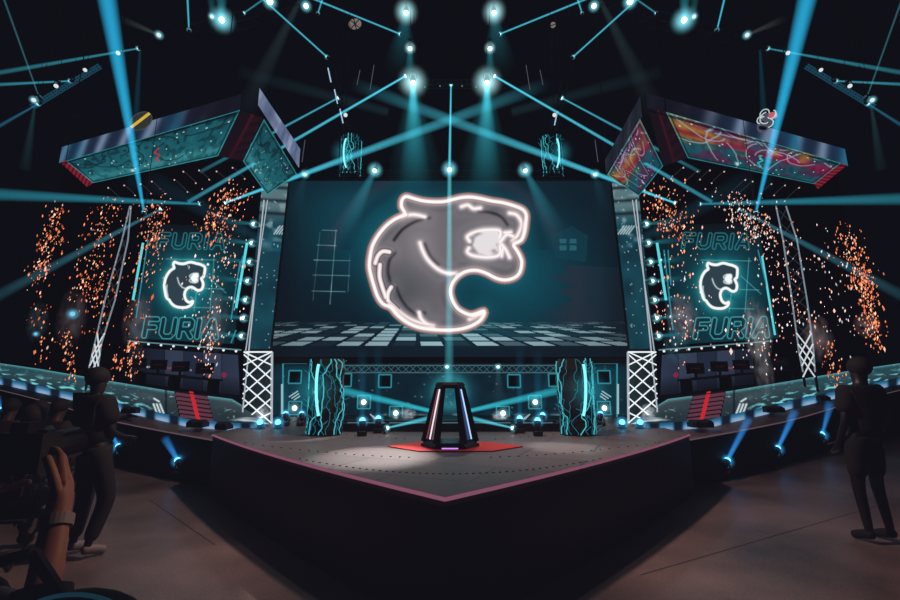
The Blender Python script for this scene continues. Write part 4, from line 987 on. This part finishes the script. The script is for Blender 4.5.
# reflector panels high up
for (u, v, lb, cut) in [(355,24,'pale round reflector crossed by dark straps high left of centre',1),(553,25,'small pale half-moon reflector high right of centre',0)]:
    c = P(u, v, YO+.2); t = empty('reflector_panel', c, lb, 'reflector'); r = (7 if cut else 4)*YO/F; m_ = MB()
    R = frame_z((Vector((0,0,CZ))-c)); n_ = 12; pts = [c+R@Vector((math.cos(a)*r*(1.1 if cut else .8), math.sin(a)*r*.8, 0)) for a in np.linspace(0, 2*math.pi, n_, endpoint=False)]
    m_.hexa(pts, [q+R@Vector((0,0,-.02)) for q in pts]); m_.build('disc', emi('disc', L8(120,108,100)), t)
    m_ = MB(); m_.bar(c+R@Vector((-r,-r*.6,.01)), c+R@Vector((r,r*.6,.01)), .012, 4)
    if cut: m_.bar(c+R@Vector((r*.6,-r*.7,.01)), c+R@Vector((-r*.6,r*.7,.01)), .012, 4); m_.bar(c+R@Vector((0,-r*.8,.01)), c+R@Vector((0,r*.8,.01)), .012, 4)
    m_.build('strap', BLACK, t); MB().bar(c, c+Vector((0,.1,1.2)), .008, 4).build('hanging_cable', BLACK, t)

# ---- stage floor lamps round the podium
for (u, v, lb, up, bl_) in [(285,424,'floor spot between the left lattice tower and glowing column',(285,380),.10),(301,424,'floor spot at the foot of the left glowing column',(300,385),.06),(362,434,'front floor spot left of the podium',(362,350),.16),(378,431,'second floor spot left of the podium',(378,345),.14),
        (520,431,'second floor spot right of the podium',(520,345),.14),(538,434,'front floor spot right of the podium',(538,350),.16),(543,426,'rear floor spot close to the right glowing column',(548,365),.08),(601,424,'floor spot at the foot of the right glowing column',(601,380),.10)]:
    p0 = G(u, v+2, SZ); p = P(u, v, p0.y); p.z = SZ+.20; q = P(up[0], up[1], p0.y+.4)
    t = lamp(p, q, .045, lb, lens=LENS_B, hang='floor', glow=2.6, gcol=(.1,.5,.9), name='floor_spot')
    MB().box((p.x, p.y, SZ+.03), (.06,.05,.03)).build('base', BLACK, t)
    beam(t, p, q, .04, .10, bl_, (.01,.22,.40), .95, 1.0)
for sg, side in ((-1,'left'),(1,'right')):
    U = lambda o: 450+sg*o
    beam_lamp(U(19), 411, 8.9, U(114), 389, 8.6, 'hidden floor beam behind the podium aimed up to the %s glowing column' % side, B=.70, w0=2.4, w1=5.2, fade=.55, col=(.03,.50,.62), power=.8, name='floor_beam', glow=0, hang='floor')
    beam_lamp(U(63), 428, 6.8, U(20), 418, 6.9, 'low floor beam %s of the podium aimed at the podium' % side, B=.75, w0=.9, w1=3.0, fade=.35, col=(.08,.60,.75), name='floor_beam', glow=3, hang='floor')
    # little dark mic stand with white stripes
    s_ = MB()
    for k in range(3): s_.bar(P(U(69+k*2.2), 423-k, 9.3), P(U(77+k*1.5), 416-k, 9.3), .012, 4)
    o = s_.build('striped_marker', emi('marker', L8(150,165,170))); tag(o, 'three short white slanting light stripes on the wall %s of the podium' % side, 'light strip')

# ================================================================== SPARKS AND SMOKE
def sparks(spec, label, seed, Y):
    r = np.random.default_rng(seed); V = []; Fc = []; C_ = []
    for (n_, ua, va, ub, vb, spread, mode) in spec:
        for _ in range(int(n_*1.35)):
            t = r.uniform(0, 1); cu, cv = ua+(ub-ua)*t, va+(vb-va)*t; u = cu+r.normal()*spread; v = cv+r.normal()*spread*.9
            y = Y+r.uniform(-.4,.4); c = np.array(P(u, v, y)); k = y/F; w = k*abs(r.normal(.22,.22))+k*.30; h = w*r.uniform(1.6, 2.8)
            if r.uniform() < .07: w *= 1.6; h *= 1.25
            tilt = r.normal()*.15+.12; ax = np.array([math.sin(tilt), 0, math.cos(tilt)]); sx = np.array([math.cos(tilt), 0, -math.sin(tilt)])
            i = len(V); V += [c+ax*h, c-ax*h, c+sx*w, c-sx*w, c+np.array([0,w,0]), c-np.array([0,w,0])]
            for a, b in ((2,4),(4,3),(3,5),(5,2)): Fc += [(i, i+a, i+b), (i+1, i+b, i+a)]
            q = r.uniform(); base = (L8(252,140,88) if q < .5 else L8(255,196,160) if q < .75 else L8(196,84,50)) if mode == 0 else (L8(250,205,190) if q < .5 else L8(250,150,105) if q < .8 else L8(190,215,225))
            C_ += [np.array(base)*r.uniform(.6, 1.7)]*6
    me = bpy.data.meshes.new('spark_shower'); me.from_pydata([tuple(x) for x in V], [], Fc); me.update(); colour_attr(me, np.array(C_))
    o = link('spark_shower', me, ATTR); tag(o, label, 'sparks', kind='stuff')
sparks([(150,38,282,58,212,6.5,0),(30,40,300,42,370,7,0)], 'shower of orange sparks at the far left beyond the outer truss', 1, 9.4)
sparks([(150,84,300,108,205,9,0),(60,95,330,110,260,13,0),(46,66,330,70,374,4,0)], 'shower of orange sparks in front of the left outer truss', 2, 9.6)
sparks([(110,150,255,158,200,8,0),(50,135,320,150,250,9,0),(60,123,372,130,345,7,0)], 'shower of orange sparks at the left edge of the left wing screen', 3, 9.6)
sparks([(160,212,232,236,190,9.5,0),(120,205,330,225,240,17,1),(50,205,370,212,320,6,1)], 'dense burst of sparks above right of the left wing screen', 4, 9.6)
sparks([(150,655,190,680,235,11,0),(90,660,330,690,240,16,1)], 'dense burst of sparks above left of the right wing screen', 5, 9.6)
sparks([(150,728,200,762,235,9,1),(130,760,215,800,330,15,1),(40,740,330,770,360,12,1)], 'spread of pinkish sparks in front of the right outer truss', 6, 9.6)
sparks([(170,843,232,872,300,7.5,0),(150,862,270,876,345,5.5,0),(60,820,250,850,330,14,1)], 'dense column of orange sparks at the far right', 7, 9.4)
sparks([(40,826,340,838,385,5,0),(36,700,320,680,350,14,1)], 'thin trail of sparks low over the right ramp', 8, 9.4)
def smoke(u, v, ru, rv, Y, label, B=.10, col=(.55,.42,.46), seed=1.0):
    c = P(u, v, Y); R = ru*Y/F; m = smoke_mat('stage_smoke', col, B, R, 2.6, seed)
    o = link('smoke_puff', MB().ball((0,0,0), 1.0, 24, 16).mesh('smoke_puff'), m); o.location = c; o.scale = (R, R, rv*Y/F)
    tag(o, label, 'smoke', kind='stuff')
smoke(72, 318, 13, 34, 9.2, 'dim smoke plume rising left of the outer left truss', .07, seed=1)
smoke(38, 322, 9, 22, 9.2, 'faint smoke puff at the far left', .06, (.3,.42,.55), seed=2)
smoke(138, 322, 14, 32, 9.2, 'smoke plume at lower left of the left wing screen', .11, seed=3)
smoke(214, 322, 14, 36, 9.2, 'pinkish smoke plume over the right edge of the left wing screen', .13, seed=4)
smoke(683, 318, 16, 26, 9.2, 'pinkish smoke puff at lower left of the right wing screen', .19, seed=5)
smoke(676, 345, 13, 22, 9.2, 'blue lit smoke below the right wing screen', .09, (.10,.5,.65), seed=6)
smoke(757, 330, 13, 36, 9.2, 'pale smoke plume at lower right of the right wing screen', .26, (.6,.55,.55), seed=7)
smoke(764, 372, 9, 24, 9.1, 'thin smoke trail falling toward the right ramp', .12, (.5,.5,.55), seed=8)
smoke(818, 338, 13, 26, 9.2, 'dim reddish smoke plume right of the right outer truss', .13, seed=9)
smoke(867, 325, 11, 14, 9.2, 'small reddish smoke puff beside the far right sparks', .14, (.6,.38,.40), seed=10)
for (u, v, sd) in ((408,414,11),(500,416,12),(648,412,13),(262,414,14)):
    smoke(u, v, 9 if 300 < u < 600 else 8, 6 if 300 < u < 600 else 9, 8.3, {408:'low white smoke behind the podium on the left',500:'low white smoke behind the podium on the right',648:'low white smoke at the foot of right lattice tower',262:'low white smoke at the foot of left lattice tower'}[u], .42, (.75,.85,.9), sd)
# blue flare lights among the left smoke
for (u, v, r, lb) in ((73,314,3.4,'blurred blue white lamp glowing through smoke at far left'),(36,334,1.8,'small blue lamp far left beneath the smoke')):
    p = P(u, v, 10.5); lamp(p, p+Vector((.2,-1,0)), r*10.5/F*.7, lb, lens=emi('flare', L8(120,190,225), 1.0), glow=3.2, gcol=(.1,.5,.7), name='round_lamp')

# ================================================================== PEOPLE
from mathutils import Quaternion
SKIN = pbr('skin', (.42,.20,.135), .55, noise=.12, scale=30); SKIN_SHADE = pbr('skin_shade', (.007,.004,.0035), .6)  # second, near-black skin carries the silhouette shade in its colour
CLOTH_B = pbr('black_cloth', (.0025,.0025,.003), .9, noise=.3, scale=20); CLOTH_G = pbr('grey_cloth', (.012,.012,.014), .85, noise=.3, scale=20)
HAIR = pbr('dark_hair', (.002,.002,.002), .8)
def skin_obj(name, verts, edges, rad, mat, parent=None, root=0, sub=2):
    me = bpy.data.meshes.new(name); me.from_pydata([tuple(v) for v in verts], edges, []); me.update()
    o = link(name, me, mat, parent)
    md_ = o.modifiers.new('skin', 'SKIN'); md_.use_smooth_shade = True
    for i, r in enumerate(rad):
        s = me.skin_vertices[0].data[i]; s.radius = (r, r) if not isinstance(r, tuple) else r; s.use_root = (i == root)
    sb = o.modifiers.new('sub', 'SUBSURF'); sb.levels = sub; sb.render_levels = sub
    return o
def hand_chain(V, E, Rr, wi, wrist, d, side, palm_n, size=.19, curl=.5, spreadv=.0):
    """adds palm, four fingers and thumb to a skeleton; d: hand direction, side: toward thumb, palm_n: palm normal (fingers curl toward it)"""
    d, side, palm_n = d.normalized(), side.normalized(), palm_n.normalized(); s = size/.19
    V.append(wrist+d*.045*s); E.append((wi, len(V)-1)); Rr.append((.030*s, .018*s)); pm = len(V)-1
    for k, (off, ln) in enumerate(((.030,.078),(.010,.088),(-.011,.080),(-.031,.062))):
        kn = wrist+d*(.092-.006*abs(k-1))*s+side*off*s; V.append(kn); E.append((pm, len(V)-1)); Rr.append(.0105*s); pi = len(V)-1; cur = kn; dd = d.copy()
        for j, fr in enumerate((.45,.30,.25)):
            ang = curl*(1.0+.25*j)*(.7+.15*k); ax = dd.cross(palm_n).normalized(); dd = Quaternion(ax, ang) @ dd
            cur = cur+dd*ln*fr*s; V.append(cur); E.append((pi, len(V)-1)); Rr.append((.0090-.0010*j)*s); pi = len(V)-1
    tb = wrist+d*.030*s+side*.030*s; V.append(tb); E.append((wi if False else pm, len(V)-1)); Rr.append(.013*s); pi = len(V)-1; cur = tb; dd = (d*.75+side*.65+palm_n*.25).normalized()
    for j, ln in enumerate((.034,.030,.024)):
        cur = cur+dd*ln*s; V.append(cur); E.append((pi, len(V)-1)); Rr.append((.0115-.001*j)*s); pi = len(V)-1; dd = (dd+palm_n*.22+d*.1).normalized()
def person(label, foot, yaw, H=1.78, pose=None, mats=None, shorts=False, scale=1.0, name='person'):
    """pose gives joint positions in a body frame (x right, y forward, z up), for H=1.78"""
    mats = mats or {}
    k = H/1.78; Rz = Matrix.Rotation(yaw, 3, 'Z'); T = lambda p: Vector(foot)+Rz@(Vector(p)*k)
    J = dict(pel=(0,0,.95), sp=(0,-.01,1.12), ch=(0,0,1.33), nk=(0,.01,1.49), hb=(0,.03,1.57), ht=(0,.035,1.70),
             shL=(-.18,0,1.42), elL=(-.24,-.03,1.13), wrL=(-.24,.06,.89), shR=(.18,0,1.42), elR=(.24,-.03,1.13), wrR=(.24,.06,.89),
             hpL=(-.09,0,.91), knL=(-.11,.03,.50), anL=(-.12,-.02,.09), tL=(-.13,.15,.03), hpR=(.09,0,.91), knR=(.11,.03,.50), anR=(.12,-.02,.09), tR=(.13,.15,.03))
    J.update(pose or {}); names = list(J); 
    rad = dict(pel=.125, sp=.115, ch=.13, nk=.055, hb=.075, ht=.085, shL=.062, elL=.040, wrL=.026, shR=.062, elR=.040, wrR=.026, hpL=.085, knL=.055, anL=.036, tL=.028, hpR=.085, knR=.055, anR=.036, tR=.028)
    V = [T(J[n]) for n in names]; Rr = [rad[n]*k for n in names]; ix = {n: i for i, n in enumerate(names)}
    E = [(ix[a], ix[b]) for a, b in [('pel','sp'),('sp','ch'),('ch','nk'),('nk','hb'),('hb','ht'),('ch','shL'),('shL','elL'),('elL','wrL'),('ch','shR'),('shR','elR'),('elR','wrR'),('pel','hpL'),('hpL','knL'),('knL','anL'),('anL','tL'),('pel','hpR'),('hpR','knR'),('knR','anR'),('anR','tR')]]
    for s in 'LR':
        wv, ev = T(J['wr'+s]), T(J['el'+s]); d = (wv-ev).normalized(); fwd = Rz@Vector((0,1,0)); sd = (fwd-d*fwd.dot(d)); sd = sd.normalized() if sd.length > .1 else Rz@Vector((1 if s=='L' else -1,0,0))
        pn = d.cross(sd) if s == 'R' else sd.cross(d)
        ov = (mats.get('hand'+s)); 
        if ov: sd, pn, cu = ov; hand_chain(V, E, Rr, ix['wr'+s], wv, d, sd, pn, .19*k, cu)
        else: hand_chain(V, E, Rr, ix['wr'+s], wv, d, sd, pn, .18*k, .35)
    body = skin_obj(name, V, E, Rr, mats.get('skin', SKIN_SHADE)); tag(body, label, 'person')
    # garments follow the same skeleton, a little fuller
    def garment(gn, keys, edges, grow, mat):
        kk = {n: i for i, n in enumerate(keys)}; vs = []; rs = []
        for n_ in keys:
            if isinstance(n_, tuple): a, b, f_ = n_; p = T(J[a]).lerp(T(J[b]), f_); r_ = (rad[a]*(1-f_)+rad[b]*f_)*k+grow
            else: p = T(J[n_]); r_ = rad[n_]*k+grow
            vs.append(p); rs.append(r_)
        return skin_obj(gn, vs, [(kk[a], kk[b]) for a, b in edges], rs, mat, body)
    lo = ('elL','wrL',.15); ro = ('elR','wrR',.15)
    sl = ('shL','elL',.8) if not mats.get('long') else ('elL','wrL',.9); sr = ('shR','elR',.8) if not mats.get('long') else ('elR','wrR',.9)
    ks = ['pel','sp','ch',('ch','nk',.6),'shL','shR']; es = [('pel','sp'),('sp','ch'),('ch',('ch','nk',.6)),('ch','shL'),('ch','shR')]
    if mats.get('long'): ks += ['elL','elR',sl,sr]; es += [('shL','elL'),('shR','elR'),('elL',sl),('elR',sr)]
    else: ks += [sl, sr]; es += [('shL',sl),('shR',sr)]
    garment('shirt', ks, es, .018+mats.get('bulk', 0), mats.get('shirt', CLOTH_B))
    e1, e2 = (('hpL','knL',.85),('hpR','knR',.85)) if shorts else (('knL','anL',.9),('knR','anR',.9))
    ks = [('pel','sp',.2),'pel','hpL','hpR']+([] if shorts else ['knL','knR'])+[e1,e2]
    es = [(('pel','sp',.2),'pel'),('pel','hpL'),('pel','hpR')]+([('hpL',e1),('hpR',e2)] if shorts else [('hpL','knL'),('hpR','knR'),('knL',e1),('knR',e2)])
    garment('shorts' if shorts else 'trousers', ks, es, .022, mats.get('legs', CLOTH_B))
    for s in 'LR':
        a, t_ = T(J['an'+s]), T(J['t'+s]); fl_ = Vector((0,0,1)); m_ = [a+Vector((0,0,-.01)), a.lerp(t_, .4)+Vector((0,0,.0)), t_]
        skin_obj('shoe', [a-(t_-a)*.25-Vector((0,0,.03))]+m_, [(0,1),(1,2),(2,3)], [.040*k,.048*k,.045*k,.040*k], mats.get('shoe', CLOTH_B), body)
    # hair cap, ears, nose
    hb, ht = T(J['hb']), T(J['ht']); f_ = (Rz@Vector((0,1,0))); hm = hb.lerp(ht, .62)
    hr = MB(); hr.ball(hm-f_*.018*k+Vector((0,0,.022*k)), .105*k, 20, 12, (.92,1.05,1.0), Rz); hr.build('hair', HAIR, body, smooth=True)
    return body

# right-hand standing person (back to camera, looking at the wing)
dR = G(880, 542, 0)
person('dark standing figure in shorts at the far right edge of the floor, back turned', (dR.x, dR.y, 0), .15, 1.80,
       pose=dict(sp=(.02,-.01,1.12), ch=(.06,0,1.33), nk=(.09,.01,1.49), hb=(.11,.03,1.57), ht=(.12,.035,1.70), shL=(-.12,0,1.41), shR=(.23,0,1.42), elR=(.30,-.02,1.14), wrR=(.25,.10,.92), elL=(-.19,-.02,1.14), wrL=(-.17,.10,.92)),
       mats=dict(skin=pbr('shaded_skin',(.006,.004,.0035),.45), legs=pbr('dark_shorts',(.002,.002,.002),.9), bulk=.02), shorts=True)  # skin colour darkened to stand for shade on this figure
# left standing person in black
dL = G(80, 556, 0)
person('standing person in black at the left, seen from behind beside the raised hand', (dL.x, dL.y, 0), -.45, 1.70,
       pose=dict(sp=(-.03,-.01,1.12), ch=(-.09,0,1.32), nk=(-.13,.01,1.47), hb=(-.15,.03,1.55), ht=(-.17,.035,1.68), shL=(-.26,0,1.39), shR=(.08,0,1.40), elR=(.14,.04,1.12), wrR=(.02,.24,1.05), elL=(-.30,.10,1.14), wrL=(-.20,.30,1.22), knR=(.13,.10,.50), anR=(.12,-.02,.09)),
       mats=dict(skin=SKIN_SHADE, legs=pbr('dark_trousers',(.006,.0055,.006),.8), shoe=pbr('pale_shoe',(.22,.20,.20),.6), bulk=.035))
# seated spectators at far left, each on a folding chair
SEAT = dict(pel=(0,-.02,.50), sp=(0,-.02,.68), ch=(0,.02,.90), nk=(0,.05,1.06), hb=(0,.08,1.14), ht=(0,.09,1.27), shL=(-.18,.02,.99), shR=(.18,.02,.99), elL=(-.25,.12,.74), elR=(.25,.12,.74), wrL=(-.14,.34,.72), wrR=(.14,.34,.72),
            hpL=(-.09,.02,.49), hpR=(.09,.02,.49), knL=(-.12,.42,.50), knR=(.12,.42,.50), anL=(-.12,.40,.09), anR=(.12,.40,.09), tL=(-.13,.56,.03), tR=(.13,.56,.03))
for (u, v, yaw, lb, col) in [(16, 520, .1, 'seated spectator in a dark green top at the far left edge, behind the raised hand', (.010,.035,.032)), (40, 502, -.1, 'seated spectator in a dark grey top, left of the standing person in black', (.016,.015,.016)),
                             (-10, 500, 0, 'seated spectator in a brown top cut by the left frame edge', (.030,.016,.012)), (4, 562, .2, 'seated spectator in a dark red top low at the far left edge', (.035,.012,.010))]:
    g = G(u, v, 0); person(lb, (g.x, g.y, 0), yaw, 1.75, pose=SEAT, mats=dict(shirt=pbr('top_cloth', col, .8), legs=CLOTH_G, skin=pbr('half_shade_skin', (.05,.026,.02), .6)))  # spectators' skin has the dimness put into its colour
    t = empty('folding_chair', (g.x, g.y, 0), 'black folding chair under the ' + lb.replace(' at the far left edge, behind the raised hand','').replace(', left of the standing person in black','').replace(' cut by the left frame edge','').replace(' low at the far left edge',''), 'chair')
    Rz = Matrix.Rotation(yaw, 3, 'Z'); q = lambda x, y, z: Vector((g.x, g.y, 0))+Rz@Vector((x, y, z))
    MB().box(q(0,.02,.36), (.20,.20,.012), yaw).build('seat', CLOTH_B, t); MB().box(q(0,-.26,.70), (.20,.012,.12), yaw).build('backrest', CLOTH_B, t)
    for sx in (-1,1):
        MB().bar(q(sx*.21,-.27,.84), q(sx*.21,.20,0), .012).build('leg', DARKM, t); MB().bar(q(sx*.19,.16,.36), q(sx*.19,-.26,0), .012).build('leg', DARKM, t)

# foreground person holding a camera up with both hands
W = lambda u, v, y: P(u, v, y)
fx, fy = -1.42, 1.02
wr = W(58, 512, 1.10); el = W(38, 612, 1.02); kk = 1.0
toB = lambda p: (p.x-fx, p.y-fy, p.z+.0)
ft = Vector((fx, fy, 0)); zt = 1.36
fp = dict(pel=(0,-.02,.62), sp=(0,0,.80), ch=(0,.02,1.0), nk=(0,.03,1.15), hb=(.0,.06,1.23), ht=(0,.07,1.36), shL=(-.18,.02,1.08), shR=(.18,.02,1.06), elR=toB(el), wrR=toB(wr), elL=(-.10,.26,.92), wrL=(.20,.20,1.20),
          hpL=(-.10,0,.58), hpR=(.10,0,.58), knL=(-.14,.28,.46), knR=(.14,.30,.46), anL=(-.13,-.05,.08), anR=(.13,-.05,.08), tL=(-.13,.12,.03), tR=(.13,.12,.03))
hd = (wr-el).normalized()
fp_o = person('nearest person at lower left raising a lit hand round a black camera', ft, 0, 1.78, pose=fp,
       mats=dict(skin=SKIN, handR=(Vector((.15,-.55,.5)), Vector((-1,.25,.05)), .42), shirt=CLOTH_B, legs=CLOTH_B, shoe=CLOTH_B), name='person')
# watch / cuff
cf = MB(); d_ = (el-wr).normalized(); cf.bar(wr+d_*.010, wr+d_*.034, .033, 24); o = cf.build('cuff', pbr('white_cuff', (.34,.34,.38), .6), fp_o)
sl_ = MB(); sl_.bar(wr+d_*.155, wr+d_*.34, .052, 16, .066); sl_.build('sleeve', CLOTH_B, fp_o, smooth=True)
# camera
cc_ = W(24, 452, 1.20); t = empty('photo_camera', cc_, 'black photo camera held up by the nearest person at lower left', 'camera')
MB().box(cc_, (.068,.030,.048)).box(cc_+Vector((0,0,.058)), (.022,.024,.016)).build('body', BLACK, t)
ln_ = MB().bar(cc_+Vector((.01,.02,0)), cc_+Vector((.02,.13,.01)), .038, 18, .042).build('lens', BLACKG, t)
MB().bar(cc_+Vector((.02,.131,.01)), cc_+Vector((.02,.134,.01)), .034, 18).build('glass', BLACKG, ln_)
MB().box(cc_+Vector((.05,0,.05)), (.012,.012,.006)).build('shutter_button', DARKM, t)
# shoulder bag with teal piping at the very bottom
c = P(80, 640, 1.0); t = empty('shoulder_bag', c, 'rounded black bag with a teal edge at the bottom left corner', 'bag')
MB().ball(c, .12, 24, 12, (1.15,.6,.75)).build('body', CLOTH_B, t, smooth=True)
MB().tube([c+Vector((math.cos(a)*.142, -.03, math.sin(a)*.094)) for a in np.linspace(-.3, 2.6, 24)], .004, 6).build('piping', emi('teal_piping', L8(14,44,56)), t)
MB().tube([c+Vector((-.05,0,.08)), c+Vector((-.12,.0,.16)), Vector((fx+.15, fy, 1.05))], .012, 6).build('strap', CLOTH_B, t)

# ================================================================== LIGHTS (added spots for floor, deck and hand, without fittings of their own)
spot((.0, 5.2, 4.6), (-5.0, 5.4, 0), 480, (1.0,.62,.52), 105, .9, .12)
spot((.0, 5.2, 4.6), (5.0, 5.4, 0), 520, (1.0,.60,.52), 105, .9, .12)
spot((-2.4, 8.0, 6.4), (-.4, 5.0, SZ), 120, (.95,.86,.88), 40, .8, .1)
spot((2.4, 8.0, 6.4), (.5, 4.6, SZ), 110, (.95,.84,.86), 40, .8, .1)
spot((0, 8.6, 5.6), (0, 7.6, SZ), 330, (.85,.92,.95), 80, .8, .1)
spot((.35, 1.9, 2.1), (-.95, 1.10, 1.22), 24, (1.0,.55,.38), 17, .6, .05)
spot((-.4, 8.2, 5.5), (-.75, 4.75, SZ), 3000, (1.0,.91,.88), 14, .9, .05)
spot((.4, 8.2, 5.5), (1.3, 5.4, SZ), 1000, (1.0,.93,.92), 11, .9, .05)
spot((-.4, 8.2, 5.5), (-2.0, 6.3, SZ), 1300, (1.0,.93,.92), 11, .9, .05)
spot((-4.5, 6.5, 4.5), (-2.6, 3.2, .8), 12, (.8,.7,.8), 60, .9, .1)
